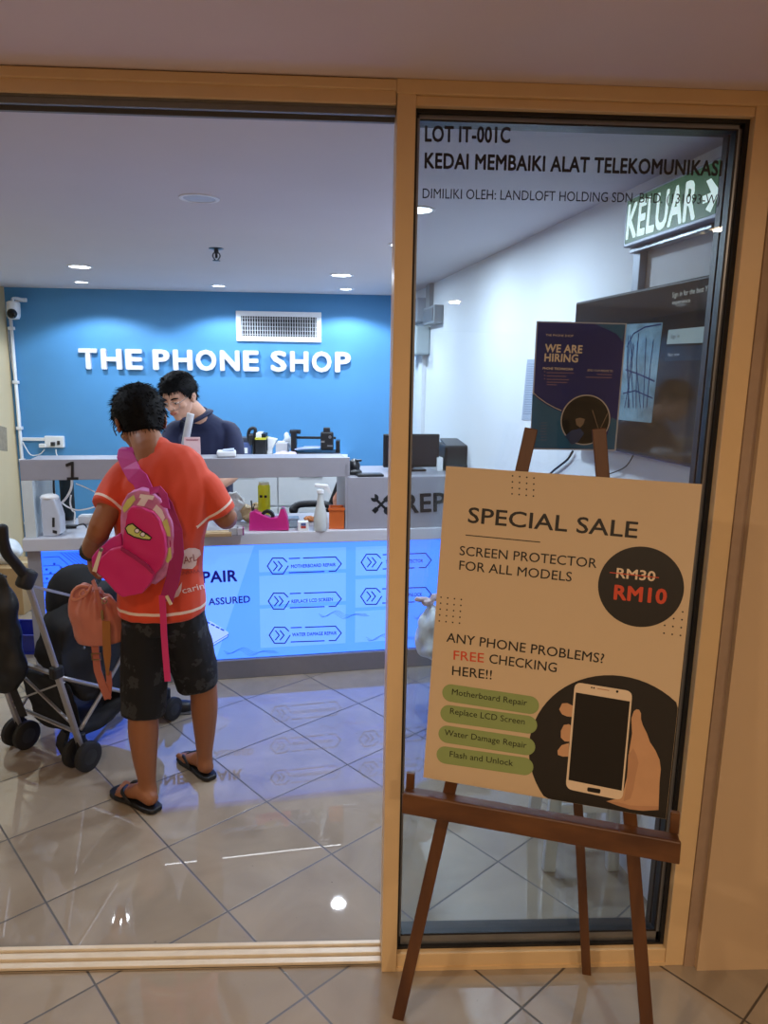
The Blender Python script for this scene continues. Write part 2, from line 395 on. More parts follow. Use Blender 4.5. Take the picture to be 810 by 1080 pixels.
# ---- lettering on the glass
PG = Plane((0, YF+0.0135, 0), (0, -1, 0))
M_ink = mat('black vinyl lettering', '16161A', 0.5)
t = thing('window_lettering', 'black vinyl lettering across the top of the glass panel', 'lettering', (0.5, YF+0.0135, 1.9))
mb = MB(); px_text(mb, PG, 'LOT IT-001C', (448, 149), (538, 150.5), 17, bold=0.03); mb.build('lot_number', M_ink, t, fix=False)
mb = MB(); px_text(mb, PG, 'KEDAI MEMBAIKI ALAT TELEKOMUNIKASI', (447.6, 177), (760.5, 185.3), 16.5, bold=0.03); mb.build('shop_trade', M_ink, t, fix=False)
mb = MB(); px_text(mb, PG, 'DIMILIKI OLEH: LANDLOFT HOLDING SDN. BHD. (131093-W)', (445.6, 209), (758.5, 215.5), 10.5); mb.build('owner_line', M_ink, t, fix=False)
# ================================================================== ceiling fittings
def downlight(x, y, z, label, power, r=0.048, col=COOL, lit=True, spread=3.1, group='cool white recessed downlights', em=14.0, size=0.08, cat='downlight', wash=False):
    t = thing('downlight', label, cat, (x, y, z), 0, group)
    mb = MB(); mb.lathe((0, 0, 0), [(r+0.014, 0), (r+0.014, -0.003), (r+0.004, -0.005), (r, -0.003), (r, 0)], seg=32); smooth_angle(mb.build('trim_ring', mat('white downlight ring', 'E8E8E8', 0.4), t, world=False))
    mb = MB(); mb.lathe((0, 0, 0), [(r, -0.0005), (r, -0.002), (r*0.6, -0.003), (0.001, -0.003)], seg=32)
    nm = 'lit lens '+('warm' if col == WARM else 'cool')
    mb.build('lens', mat(nm, 'FFD9A8' if col == WARM else 'F2F7FF', 0.4, emit=em, var=0.0) if lit else mat('unlit lens', 'B9B9BE', 0.4), t, world=False)
    if lit:
        if wash: l = bpy.data.lights.new('lamp', 'SPOT'); l.spot_size = R(140); l.spot_blend = 0.3; l.shadow_soft_size = 0.03
        else: l = bpy.data.lights.new('lamp', 'AREA'); l.shape = 'DISK'; l.size = size; l.spread = spread
        l.energy = power; l.color = col
        lo = bpy.data.objects.new('lamp', l); COL.objects.link(lo); lo.parent = t; lo.location = (0, 0, -0.008)
    return t
downlight(-1.61, 4.446, CEIL, 'larger lit round downlight, at the left of the shop ceiling', P_DOWN, r=0.058)
downlight(-0.078, 4.561, CEIL, 'larger lit round downlight, at the right of the open shop ceiling', P_DOWN*1.3, r=0.058)
downlight(-1.886, 5.22, CEIL, 'small lit downlight close to the blue wall, furthest left', P_WASH, r=0.04, wash=True)
downlight(-0.954, 5.27, CEIL, 'small lit downlight close to the blue wall, above the shop name', P_WASH, r=0.04, wash=True)
downlight(-0.058, 5.30, CEIL, 'small lit downlight close to the blue wall, furthest right', P_WASH, r=0.04, wash=True)
downlight(0.23, 2.74, CEIL, 'lit round downlight seen through the glass beside the cream post', P_DOWN*1.3, r=0.05)
downlight(-1.75, 2.75, CEIL, 'lit round downlight nearest the shop entrance on the left', P_DOWN, r=0.05)
p = onZ(424, 258, CEIL); downlight(p.x, p.y, CEIL, 'added fill downlight hidden behind the cream post, brightening the white right wall', P_DOWN*1.0, r=0.05)  # added lamp, out of sight behind the post, to brighten the right wall
p = onZ(210, 209, CEIL); downlight(p.x, p.y, CEIL, 'unlit flush round fitting in the middle of the shop ceiling', 0, r=0.055, lit=False, group=None, cat='ceiling fitting')
p = onZ(228, 262, CEIL)
t = thing('fire_sprinkler', 'small dark pendant fire sprinkler hanging from the shop ceiling', 'sprinkler', (p.x, p.y, CEIL))
M_dm = mat('dark chromed metal', '4A4C50', 0.3, metal=0.9)
MB().lathe((0, 0, 0), [(0.036, 0), (0.036, -0.003), (0.012, -0.007), (0.0, -0.007)]).build('escutcheon', M_dm, t, world=False)
MB().lathe((0, 0, 0), [(0.011, -0.005), (0.011, -0.022), (0.006, -0.026), (0.006, -0.045), (0.001, -0.046)], seg=12).build('nozzle', M_dm, t, world=False)
mb = MB(); mb.tube([(-0.011, 0, -0.02), (-0.018, 0, -0.035), (-0.008, 0, -0.052), (0, 0, -0.056), (0.008, 0, -0.052), (0.018, 0, -0.035), (0.011, 0, -0.02)], 0.003)
mb.lathe((0, 0, -0.056), [(0.001, -0.003), (0.019, -0.003), (0.019, 0), (0.001, 0.0)], seg=16); mb.build('deflector', M_dm, t, world=False)
# corridor lights behind the viewer
for x, y, e, g in ((-0.85, 0.45, P_MALL*0.8, 'a'), (1.55, 0.35, P_MALL*0.5, 'b'), (-0.6, -2.2, P_MALL*3.4, 'c'), (0.87, -2.9, P_MALL*3.4, 'd')):
    downlight(x, y, MCEIL, {'a': 'warm corridor downlight just outside the entrance', 'b': 'warm corridor downlight in front of the right hand wall', 'c': 'warm corridor downlight further back on the left', 'd': 'warm corridor downlight further back on the right'}[g], e, r=0.06, col=WARM, group='warm corridor downlights', spread=3.1, em=9.0, size=0.09)
# ================================================================== back wall
PB = Plane((0, YB, 0), (0, -1, 0))
M_sign = mat('white acrylic letters', 'DDE0EC', 0.35, emit=0.0)
t = thing('shop_sign', 'raised white capitals spelling the shop name on the blue wall', 'sign', (-1.05, YB, 1.69))
PL0 = PB.off(0.004)
words = [('THE', 85, 151.5), ('PHONE', 162.5, 273.5), ('SHOP', 286, 370)]
def adv(s): 
    vs, fs = text_mesh(s, 0.035); return 1
for wd, xa, xb in words:
    ya = 388.2+(xa-85)*0.0125; yb = 388.2+(xb-85)*0.0125
    # widths of each capital, laid out so the word fills its measured span
    wv = {'T': .68, 'H': .76, 'E': .62, 'P': .66, 'O': .82, 'N': .78, 'S': .66}; gap = 0.14
    tot = sum(wv[c] for c in wd)+gap*(len(wd)-1); cur = 0
    for c in wd:
        x0 = xa+(xb-xa)*cur/tot; x1 = xa+(xb-xa)*(cur+wv[c])/tot; cur += wv[c]+gap
        mb = MB(); y0 = ya+(yb-ya)*(x0-xa)/(xb-xa)
        a = PL0.at(x0, y0); b = PL0.at(x1, y0+(x1-x0)*0.0125); b.z = a.z
        put_text(mb, c, a, b, 0.152, (0, -1, 0), t=0.028, bold=0.035)
        mb.build('letter', M_sign, t)
# ventilation grille
a = PB.at(249, 327); b = PB.at(339, 362); x0, x1 = a.x, b.x; z1, z0 = 2.062, 1.838
t = thing('air_vent', 'white air grille with dark slots above the shop name', 'vent', ((x0+x1)/2, YB, z0))
M_vent = mat('white enamelled grille', 'E6E9EE', 0.4); fw = 0.038
mb = MB(); mb.box(x0, x1, YB-0.02, YB, z0, z0+fw, 0.003); mb.box(x0, x1, YB-0.02, YB, z1-fw, z1, 0.003); mb.box(x0, x0+fw, YB-0.02, YB, z0+fw, z1-fw, 0.003); mb.box(x1-fw, x1, YB-0.02, YB, z0+fw, z1-fw, 0.003); mb.build('frame', M_vent, t)
mb = MB(); mb.box(x0+fw, x1-fw, YB-0.004, YB-0.001, z0+fw, z1-fw); mb.build('dark_duct', mat('dark duct', '1B1D22', 0.8), t)
mb = MB(); n = 30
for i in range(n):
    x = x0+fw+(x1-x0-2*fw)*(i+0.5)/n; mb.obox((x, YB-0.012, (z0+z1)/2), (0.94, 0.34, 0), (-0.34, 0.94, 0), (0, 0, 1), 0.0022, 0.016, z1-z0-2*fw)
mb.build('slats', M_vent, t)
mb = MB()
for i in range(5):
    z = z0+fw+(z1-z0-2*fw)*(i+0.5)/5; mb.box(x0+fw, x1-fw, YB-0.007, YB-0.004, z-0.0015, z+0.0015)
mb.build('cross_bars', M_vent, t)
# security camera
PCM = Plane((0, YB-0.12, 0), (0, -1, 0)); c = PCM.at(15, 328)
t = thing('security_camera', 'small white dome-eyed security camera high in the left corner', 'camera', (c.x, YB, c.z+0.05))
M_pl = mat('white plastic', 'E4E6E8', 0.4)
mb = MB(); mb.box(c.x-0.035, c.x+0.05, YB-0.02, YB, c.z+0.075, c.z+0.105, 0.006); mb.tube([(c.x+0.03, YB-0.015, c.z+0.09), (c.x, YB-0.07, c.z+0.095), (c.x-0.005, YB-0.12, c.z+0.085), (c.x-0.005, YB-0.12, c.z+0.06)], 0.011); mb.build('bracket', M_pl, t, smooth=True)
mb = MB(); mb.lathe((c.x-0.003, YB-0.13, c.z-0.055), [(0.02, -0.005), (0.038, 0), (0.046, 0.02), (0.048, 0.06), (0.046, 0.115), (0.03, 0.125), (0, 0.126)], axis=(0, 0.1, 1)); smooth_angle(mb.build('housing', M_pl, t))
MB().ell((c.x+0.002, YB-0.163, c.z-0.022), (0.036, 0.03, 0.036)).build('lens', mat('black glass dome', '0B0C0E', 0.08), t, smooth=True)
# conduit, cable, socket
xc = LX+0.02
t = thing('cable_conduit', 'white vertical plastic conduit in the left corner with side branch', 'conduit', (xc, YB, 0))
mb = MB(); mb.tube([(xc+0.02, YB-0.02, 0), (xc+0.02, YB-0.02, 2.0)], 0.013, seg=12); mb.build('pipe', M_pl, t, smooth=True)
sk = PB.at(58.5, 467)
mb = MB(); mb.box(xc+0.03, sk.x-0.02, YB-0.022, YB, sk.z+0.015, sk.z+0.04, 0.003); mb.build('branch_trunking', M_pl, t)
for z in (0.4, 0.9, 1.15, 1.5, 1.9): mb = MB(); mb.box(xc, xc+0.04, YB-0.036, YB, z-0.012, z+0.012, 0.003); mb.build('clip', M_pl, t)
mb = MB(); pts = [PB.off(0.01).at(*q) for q in ((8, 345), (12, 380), (17, 410), (21, 435), (22, 455))]; mb.tube(pts, 0.0035); tag(mb.build('white_cable', M_pl), 'thin white cable dropping from the security camera', 'cable')
t = thing('wall_socket', 'white double wall socket on the blue wall behind the counter', 'socket', (sk.x, YB, sk.z))
MB().box(sk.x-0.07, sk.x+0.075, YB-0.035, YB, sk.z-0.035, sk.z+0.055, 0.006).build('box', M_pl, t)
mb = MB(); mb.box(sk.x-0.015, sk.x+0.012, YB-0.06, YB-0.035, sk.z-0.02, sk.z+0.01, 0.003); mb.box(sk.x+0.03, sk.x+0.05, YB-0.045, YB-0.035, sk.z-0.01, sk.z+0.02, 0.002); mb.build('plug', mat('dark plug', '2A2A2C', 0.5), t)
mb = MB(); mb.box(sk.x-0.11, sk.x-0.06, YB-0.05, YB-0.0, sk.z-0.035, sk.z-0.005, 0.005); mb.build('adapter', M_pl, t)
mb = MB(); mb.tube([PB.off(0.03).at(*q) for q in ((47, 474), (42, 479), (33, 480), (27, 472), (24, 466))], 0.004); mb.tube([PB.off(0.03).at(*q) for q in ((59, 474), (60, 480), (66, 488), (70, 500), (72, 520))], 0.004); mb.build('cord', M_pl, t)
# notice on the left wall
PLW = Plane((LX, 0, 0), (1, 0, 0))
mb = MB(); px_poly(mb, PLW, [(0, 449), (7, 451), (8, 476), (0, 475)], t=0.002); tag(mb.build('wall_notice', mat('grey brown paper', '9C8E78', 0.7, var=0.3, scale=40)), 'greyish notice paper on the beige side wall at far left', 'notice')
# ================================================================== the counter
CO = Vector((-0.779, 3.561, 0)); CA = math.atan(0.157)
CUx = Vector((math.cos(CA), math.sin(CA), 0)); CUy = Vector((-math.sin(CA), math.cos(CA), 0)); CN = -CUy
PC = Plane(CO, CN)
def cl(x, y, z): return CO+CUx*x+CUy*y+Vector((0, 0, z))
def cx(px, py): return (PC.at(px, py)-CO).dot(CUx)
M_cgrey = mat('grey laminate counter', '8F8E95', 0.4, var=0.04, scale=20)
M_cpale = mat('pale grey counter slab', 'C3C4CC', 0.3, var=0.04, scale=20)
M_cwhite = mat('white counter laminate', 'DCE2E6', 0.35, var=0.03)
XL, XR = -0.815, 1.46; XF = cx(369, 492); XW = cx(366.5, 530)
ct = thing('service_counter', 'long grey service counter with backlit blue front panel and open shelf above', 'counter', CO, CA)
def cbox(mb, x0, x1, y0, y1, z0, z1, bev=0.0): return mb.obox(cl((x0+x1)/2, (y0+y1)/2, (z0+z1)/2), CUx, CUy, (0, 0, 1), x1-x0, y1-y0, z1-z0, bev)
mb = MB(); cbox(mb, XL, XR, 0.0, 0.46, 0.0, 0.104, 0.003); mb.build('plinth', mat('dark grey plinth', '77757C', 0.45), ct)
mb = MB(); cbox(mb, XL, XR, 0.045, 0.46, 0.104, 0.737); cbox(mb, XL, cx(44, 600), 0.0, 0.05, 0.104, 0.737, 0.002); mb.build('cabinet', M_cgrey, ct)
mb = MB(); cbox(mb, XL-0.01, XR, -0.025, 0.48, 0.737, 0.800, 0.004); mb.build('countertop', M_cpale, ct)
mb = MB(); cbox(mb, XL, XF, 0.0, 0.018, 1.082, 1.182, 0.002); cbox(mb, XL, XF, 0.018, 0.34, 1.145, 1.163); mb.build('upper_fascia', mat('mid grey fascia', '93929B', 0.4, var=0.04), ct)
mb = MB(); cbox(mb, XW, XR, 0.0, 0.02, 0.800, 1.077, 0.002); cbox(mb, XW, XR, 0.02, 0.46, 1.055, 1.077); cbox(mb, XW-0.012, XW, 0.0, 0.34, 0.800, 1.145); mb.build('front_panel', mat('mid grey fascia', '93929B'), ct)
mb = MB(); cbox(mb, XL, XL+0.05, 0.0, 0.42, 0.800, 1.082, 0.002); mb.build('side_panel', mat('frosted white side panel', 'C7D0D2', 0.3), ct)
mb = MB(); cbox(mb, XL+0.06, XW-0.02, 0.0185, 0.0265, 1.0835, 1.0865); mb.build('light_strip', mat('white light strip', 'F4FAFF', 0.4, emit=6.0, var=0), ct)
# number and repair mark on the fascias
PF = PC.off(0.001)
M_blk = mat('black lettering', '101014', 0.5)
mb = MB(); px_poly(mb, PF, [(74.8, 487), (77.6, 487), (77.6, 504), (74.8, 504)], t=0.003); px_poly(mb, PF, [(74.8, 487), (76, 490.5), (69.5, 492.5), (69, 489.5)], t=0.003); px_poly(mb, PF, [(70.5, 503.5), (82.5, 503.3), (82.5, 506.3), (70.5, 506.5)], t=0.003); mb.build('number', M_blk, ct, fix=False)
mb = MB(); px_text(mb, PF, 'REPAIR', (426, 541), (512, 536), 20, t=0.003, bold=0.02)
mb.build('repair_lettering', M_blk, ct, fix=False)
mb = MB()   # crossed spanner and screwdriver
c0 = PF.at(402, 532); s_ = 0.058
dA = (CUx+Vector((0, 0, 1))).normalized(); dB = (-CUx+Vector((0, 0, 1))).normalized()
mb.prism([c0+dA*a+dB*b for a, b in ((-s_, -0.007), (s_*0.5, -0.007), (s_*0.5, 0.007), (-s_, 0.007))], CN, 0.003)
mb.prism([c0+dA*a+dB*b for a, b in ((s_*0.45, -0.012), (s_, -0.012), (s_, 0.012), (s_*0.45, 0.012))], CN, 0.003)
mb.prism([c0+dA*a+dB*b for a, b in ((-s_, -0.013), (-s_*0.5, -0.013), (-s_*0.5, 0.013), (-s_, 0.013))], CN, 0.003)
mb.prism([c0+dB*a+dA*b for a, b in ((-s_*0.7, -0.007), (s_*0.7, -0.007), (s_*0.7, 0.007), (-s_*0.7, 0.007))], CN, 0.0035)
for sg in (-1, 1):
    cc = c0+dB*(sg*s_*0.85); mb.prism([cc+(dB*sg)*(0.021*math.cos(R(a)))+dA*(0.021*math.sin(R(a))) for a in range(40, 321, 20)]+[cc], CN, 0.0035)
mb.build('repair_tools_mark', M_blk, ct, fix=False)
# the backlit panel
M_led = mat('backlit blue film', '4781FF', 0.25, emit=E_PANEL, var=0.02, scale=2)
M_led2 = mat('backlit pale blue film', '598DFF', 0.25, emit=E_PANEL, var=0.02, scale=2)
M_led3 = mat('backlit deep blue film', '2F68FF', 0.25, emit=E_PANEL, var=0.03, scale=3)
M_navy = mat('navy print', '12188A', 0.35, emit=0.25); M_line = mat('thin blue print', '2D5FC4', 0.35, emit=0.4)
mb = MB(); cbox(mb, cx(44, 600), XR, 0.012, 0.05, 0.110, 0.727); lp = mb.build('light_panel', M_led, ct)
PP = PC.off(-0.0115)
x0 = cx(44, 600)
def cpl(pts): return [cl(x, 0.0, z) for x, z in pts]
def cpoly(mb, pts, lift): mb.prism([cl(x, 0.0115-lift, z) for x, z in pts], CN, 0.0004)
mb = MB(); cpoly(mb, [(x0, 0.112), (x0+0.36, 0.112), (x0+0.30, 0.725), (x0, 0.725)], 0.0004); mb.build('deep_blue_print', M_led3, lp)
xa = cx(262, 575); xb = cx(232, 690)
mb = MB(); cpoly(mb, [(x0+0.36, 0.112), (cx(228, 698), 0.112), (cx(268, 575), 0.725), (x0+0.30, 0.725)], 0.0004)
for zz in ((0.58, 0.70), (0.40, 0.56), (0.16, 0.38)):
    cpoly(mb, [(cx(274, 640), zz[0]), (cx(365, 640), zz[0]), (cx(365, 640), zz[1]), (cx(274, 640), zz[1])], 0.0004)
for zz in ((0.54, 0.70), (0.36, 0.52), (0.16, 0.34)):
    cpoly(mb, [(cx(375, 640), zz[0]), (1.0, zz[0]), (1.0, zz[1]), (cx(375, 640), zz[1])], 0.0004)
mb.build('pale_print', M_led2, lp)
K = dict(lift=0.0016)
def pline(*a, **k): mb = MB(); px_text(mb, PP, *a, **k, **K); mb.build('slogan', M_navy, lp, fix=False)
pline('PHONE REPAIR', (124, 619.5), (250.5, 612.5), 12.5, bold=0.03)
pline('. ASSURED', (215, 638.5), (264, 635), 7.4, bold=0.02)
pline('MOTHERBOARD REPAIR', (307, 599), (354, 597), 3.6, bold=0.02)
pline('REPLACE LCD SCREEN', (307.5, 636), (351, 633.5), 3.6, bold=0.02)
pline('WATER DAMAGE REPAIR', (308, 671), (355, 669), 3.6, bold=0.02)
pline('SCREEN PROTECTOR', (407, 594), (446, 593), 3.6, bold=0.02)
pline('FLASH AND UNLOCK', (407, 629.5), (445, 628.5), 3.6, bold=0.02)
def arrow_badge(hx, hy, x1, sl=-0.035):
    mb = MB(); r = 11
    hexa = [(hx+r*math.cos(R(a)), hy+r*0.88*math.sin(R(a))) for a in range(0, 361, 60)]
    px_line(mb, PP, hexa[:-1], 0.0058, lift=0.0016); px_line(mb, PP, [hexa[-2], (hexa[-2][0]+4, hexa[-2][1]+4)], 0.0058, lift=0.0016)
    for k in (-3.5, 1.5): px_line(mb, PP, [(hx+k-1, hy-5), (hx+k+3, hy), (hx+k-1, hy+5)], 0.0058, lift=0.0016)
    L0 = hx+r+1; f = lambda x, dy: (x, hy+dy+(x-hx)*sl)
    px_line(mb, PP, [f(L0, -7.5), f(L0+11, -7.5)], 0.0056, lift=0.0016)
    px_line(mb, PP, [f(L0+15, -7.5), f(x1-6, -7.5), f(x1, 0), f(x1-6, 7.5), f(x1-13, 7.5)], 0.0056, lift=0.0016)
    px_line(mb, PP, [f(x1-18, 7.5), f(L0, 7.5)], 0.0056, lift=0.0016); mb.build('arrow_badge', M_navy, lp, fix=False)
arrow_badge(293, 597, 360); arrow_badge(294, 634, 360); arrow_badge(295, 670, 360); arrow_badge(392, 593, 455); arrow_badge(391.5, 629, 455)
mb = MB()
for (xs, xe, yc, am) in ((236, 290, 688, 3.5), (336, 386, 649, 3.5), (386, 440, 674, 4), (436, 460, 651, 3)):
    mb = MB()
    for ph in range(4):
        px_line(mb, PP, [(xs+(xe-xs)*i/16+ph*1.2, yc-am*0.5+am*math.sin(i*0.75+ph*0.7)*(0.5+0.5*math.sin(i*0.3))+ph*0.8) for i in range(17)], 0.0011, lift=0.0012)
    mb.build('wave_print', M_line, lp, fix=False)
random.seed(3); mb = MB()
for i in range(9):
    ya = 588+i*9; d_ = random.choice((14, 20)); px_line(mb, PP, [(46, ya), (62, ya-1), (62+d_, ya+d_*0.8), (110, ya+d_*0.8-1)], 0.004, lift=0.0012)
for i in range(7):
    px_line(mb, PP, [(64+i*4, 583), (84+i*5, 583+16)], 0.004, lift=0.0012)
mb.build('circuit_print', M_line, lp, fix=False)
mb = MB()
for i in range(26):
    q = PP.off(0.0015).at(48+random.random()*40, 588+random.random()*45); mb.prism(disc_pts(q, CUx, Vector((0, 0, 1)), 0.006, 12), CN, 0.0004)
q = PP.off(0.0015).at(76, 599); mb.prism(disc_pts(q, CUx, Vector((0, 0, 1)), 0.04, 20, r2=0.014), CN, 0.0004)
mb.build('circuit_dots', mat('royal blue print', '1A3FD0', 0.3, emit=0.5), lp, fix=False)
mb = MB(); px_poly(mb, PP, [(214, 657), (222, 655), (241, 667), (240, 671), (212, 688), (212, 668)], lift=0.0012); mb.build('printed_phone_pale', mat('backlit very pale film', '829FFF', 0.25, emit=E_PANEL), lp, fix=False)
mb = MB()
for i in range(4): px_line(mb, PP, [(218+i*5, 656+i*2.5), (221+i*5, 657.3+i*2.5)], 0.008, lift=0.0018)
px_line(mb, PP, [(212, 686), (241, 669), (240, 672), (212, 689)], 0.003, lift=0.0018)
mb.build('printed_phone_lines', M_line, lp, fix=False)
# ================================================================== things in the open shelf (z = 0.80)
ZC = 0.8005
def base(px, py): return onZ(px, py, ZC)
def sheet_up(px, py, b):   # height above the counter of a pixel in the vertical plane through b facing the viewer
    return Plane(b, (b.x, b.y, 0)).at(px, py)
VX = Vector((1, 0, 0)); VZ = Vector((0, 0, 1))
M_teal = mat('silver router shell', 'BFC6D4', 0.3); M_dk = mat('dark plastic', '1D1E22', 0.4); M_dkt = mat('dark teal cloth', '1C2C33', 0.7, var=0.3)
b = base(54, 566); PQ = Plane(b, (0, -1, 0))
t = thing('router', 'upright silver grey router with a white top at the left of the open shelf', 'router', b)
mb = MB(); mb.prism([PQ.at(*q) for q in ((45, 566), (42, 526), (46, 523), (57, 527), (63, 545), (64, 563), (58, 566))], (0, -1, 0), 0.07); o = mb.build('housing', M_teal, t, bev=0.006)
mb = MB(); mb.ell(PQ.at(49.5, 525.5)+Vector((0, 0.03, 0)), (0.045, 0.035, 0.018)); mb.build('top_cover', M_pl, t, smooth=True)
mb = MB(); mb.prism([PQ.off(0.002).at(*q) for q in ((55, 546), (57.5, 546), (57.5, 556), (55, 556))], (0, -1, 0), 0.004); mb.prism([PQ.off(0.002).at(*q) for q in ((55.5, 559), (60, 560), (60, 563), (55.5, 562))], (0, -1, 0), 0.004); mb.build('ports', M_dk, t)
b = base(70, 549); b.z = ZC; PQ = Plane(b, (0, -1, 0))
t = thing('black_canister', 'tall dark cylindrical speaker standing behind the router', 'speaker', b)
w_ = (PQ.at(77, 540)-PQ.at(63, 540)).length/2
zt = PQ.at(70, 503).z-b.z
mb = MB(); mb.lathe(b+Vector((0, w_, 0)), [(w_*0.96, 0), (w_, 0.01), (w_, min(zt, .3)-0.01), (w_*0.94, min(zt, .3)), (0, min(zt, .3))]); smooth_angle(mb.build('body', M_dkt, t))
mb = MB(); mb.lathe(b+Vector((0, w_, 0)), [(w_*1.02, 0.0), (w_*1.02, 0.02)]); mb.build('base_ring', M_dk, t)
b = base(88, 553)
t = thing('power_adapter_box', 'low white box beside the customer\'s elbow on the open shelf', 'box', b, CA)
MB().obox(b+Vector((0.02, 0.03, 0.022)), CUx, CUy, (0, 0, 1), 0.10, 0.06, 0.044, 0.005).build('case', M_pl, t)
MB().obox(b+Vector((0.02, 0.03, 0.046)), CUx, CUy, (0, 0, 1), 0.08, 0.04, 0.004, 0.002).build('lid', M_pl, t)
b = base(75, 557)
t = thing('phone_cradle', 'small black phone cradle with cables at the left of the open shelf', 'cradle', b)
MB().obox(b+Vector((0, 0, 0.008)), CUx, CUy, (0, 0, 1), 0.055, 0.03, 0.016, 0.004).build('dock', M_dk, t)
mb = MB(); mb.tube([b+Vector((0.02, 0, 0.01)), b+Vector((0.06, 0.01, 0.02)), b+Vector((0.08, 0.0, 0.004))], 0.004); mb.tube([b+Vector((-0.02, 0, 0.01)), b+Vector((-0.05, -0.02, 0.004)), b+Vector((-0.02, -0.04, 0.004))], 0.003); mb.build('cable', M_dk, t)
PK = PC.off(-0.12)
mb = MB(); mb.tube([PK.at(*q) for q in ((76, 505), (75, 515), (70, 525), (62, 533), (56, 538))], 0.006); mb.tube([PK.at(*q) for q in ((65, 530), (72, 535), (82, 538), (95, 536), (104, 533))], 0.004); mb.tube([PK.at(*q) for q in ((75, 522), (74, 530), (76, 538), (79, 541), (78, 552))], 0.004); mb.tube([PK.at(*q) for q in ((80, 510), (90, 514), (100, 519))], 0.003)
tag(mb.build('white_cables', M_pl), 'tangle of white cables hanging in the left bay of the open shelf', 'cables')
mb = MB(); mb.tube([PK.at(*q) for q in ((56.5, 505), (57, 520), (60, 530), (63.5, 543), (64, 554))], 0.005); tag(mb.build('black_cable', M_dk), 'thick black cable dropping beside the silver router', 'cable')
# right bay
M_pink = mat('hot pink plastic', 'C4297F', 0.3); M_yel = mat('yellow green can', 'C9D01C', 0.3, var=0.08)
b = base(283, 560); PQ = Plane(b, (0, -1, 0))
t = thing('tape_dispenser', 'hot pink desk tape dispenser on the open shelf', 'tape dispenser', b)
mb = MB(); mb.prism([PQ.at(*q) for q in ((262.5, 560.5), (263, 541), (268, 539), (276, 543), (285, 546.5), (293, 546), (296, 536.5), (299, 536), (303, 547), (304.5, 559.5))], (0, -1, 0), 0.06); mb.build('base', M_pink, t, bev=0.004)
q = PQ.at(281.5, 546); mb = MB(); mb.lathe(q+Vector((0, 0.015, 0)), [(0.020, 0), (0.036, 0), (0.036, 0.03), (0.020, 0.03)], axis=(0, 1, 0), cap=False); mb.build('tape_roll', M_dk, t)
mb = MB(); q = PQ.at(298, 537); mb.box(q.x-0.008, q.x+0.008, q.y, q.y+0.03, q.z, q.z+0.004); mb.build('cutter', M_alu, t)
q0 = PQ.at(266, 543)+Vector((0, 0.03, 0)); mb = MB(); mb.tube([q0, q0+Vector((-0.004, 0, 0.03)), q0+Vector((-0.008, 0, 0.07))], 0.004); mb.tube([q0+Vector((0.01, 0, 0)), q0+Vector((0.004, 0, 0.03)), q0+Vector((0.01, 0, 0.05))], 0.003)
tag(mb.build('tweezers', M_dk), 'dark pointed tool sticking up out of the pink tape dispenser', 'tool')
b = base(279, 552); PQ = Plane(b, (0, -1, 0)); r_ = (PQ.at(286, 530)-PQ.at(273, 530)).length/2; zt = PQ.at(279, 508.5).z-b.z
t = thing('spray_can', 'tall yellow green aerosol can behind the pink tape dispenser', 'can', b)
mb = MB(); mb.lathe(b, [(r_*0.94, 0), (r_, 0.006), (r_, zt*0.9), (r_*0.85, zt*0.95)]); smooth_angle(mb.build('can_body', M_yel, t))
MB().lathe(b, [(r_*0.86, zt*0.94), (r_*0.84, zt), (0, zt)]).build('cap', mat('pale can cap', 'D8D7B0', 0.4), t)
mb = MB()
for dx in (-0.012, 0.012): mb.obox(b+Vector((dx, -r_-0.0003, zt*0.68)), (1, 0, 0), (0, 1, 0), (0, 0, 1), 0.014, 0.004, 0.013)
mb.build('printed_marks', M_dk, t)
b = base(338, 559); PQ = Plane(b, (0, -1, 0)); r_ = (PQ.at(346, 550)-PQ.at(331.5, 550)).length/2
z1 = PQ.at(338, 532).z-b.z; z2 = PQ.at(338, 518).z-b.z; zt = PQ.at(338, 511.5).z-b.z
t = thing('spray_bottle', 'clear white trigger spray bottle on the open shelf', 'spray bottle', b)
mb = MB(); mb.lathe(b, [(r_*0.95, 0), (r_, 0.008), (r_, z1*0.45), (r_*0.86, z1*0.72), (r_*0.55, z1*1.02), (r_*0.40, z2*0.9), (r_*0.38, z2)]); smooth_angle(mb.build('bottle', mat('translucent white plastic', 'D4DAD8', 0.25, trans=0.25), t))
mb = MB(); mb.lathe(b, [(r_*0.5, z2-0.01), (r_*0.5, z2+0.006), (r_*0.3, z2+0.01)]); hz = (z2+zt)/2+0.012
mb.obox(b+Vector((0.006, 0, zt-0.004)), (1, 0, -0.1), (0, 1, 0), (0.1, 0, 1), 0.07, 0.018, 0.018, 0.005); mb.prism([b+Vector((x, -0.006, z)) for x, z in ((0.02, zt-0.01), (0.045, zt-0.012), (0.055, z2-0.012), (0.047, z2-0.014), (0.034, z2+0.006), (0.02, z2+0.01))], (0, -1, 0), 0.012)
mb.build('trigger_head', M_pl, t)
b = base(355, 558); PQ = Plane(b, (0, -1, 0)); M_or = mat('orange plastic bin', 'D0662C', 0.4)
x0_, x1_ = PQ.at(347, 558).x, PQ.at(363, 558).x; zt = PQ.at(355, 535.5).z
t = thing('orange_bin', 'small orange plastic bin at the right end of the open shelf', 'bin', b)
mb = MB(); mb.prism([(x0_+0.002, b.y, ZC), (x1_-0.002, b.y, ZC), (x1_, b.y-0.004, zt), (x0_, b.y-0.004, zt)], (0, -1, 0), 0.004); mb.prism([(x0_+0.002, b.y+0.07, ZC), (x1_-0.002, b.y+0.07, ZC), (x1_, b.y+0.074, zt), (x0_, b.y+0.074, zt)], (0, -1, 0), 0.004)
for x in (x0_, x1_-0.004): mb.box(x, x+0.004, b.y, b.y+0.07, ZC, zt)
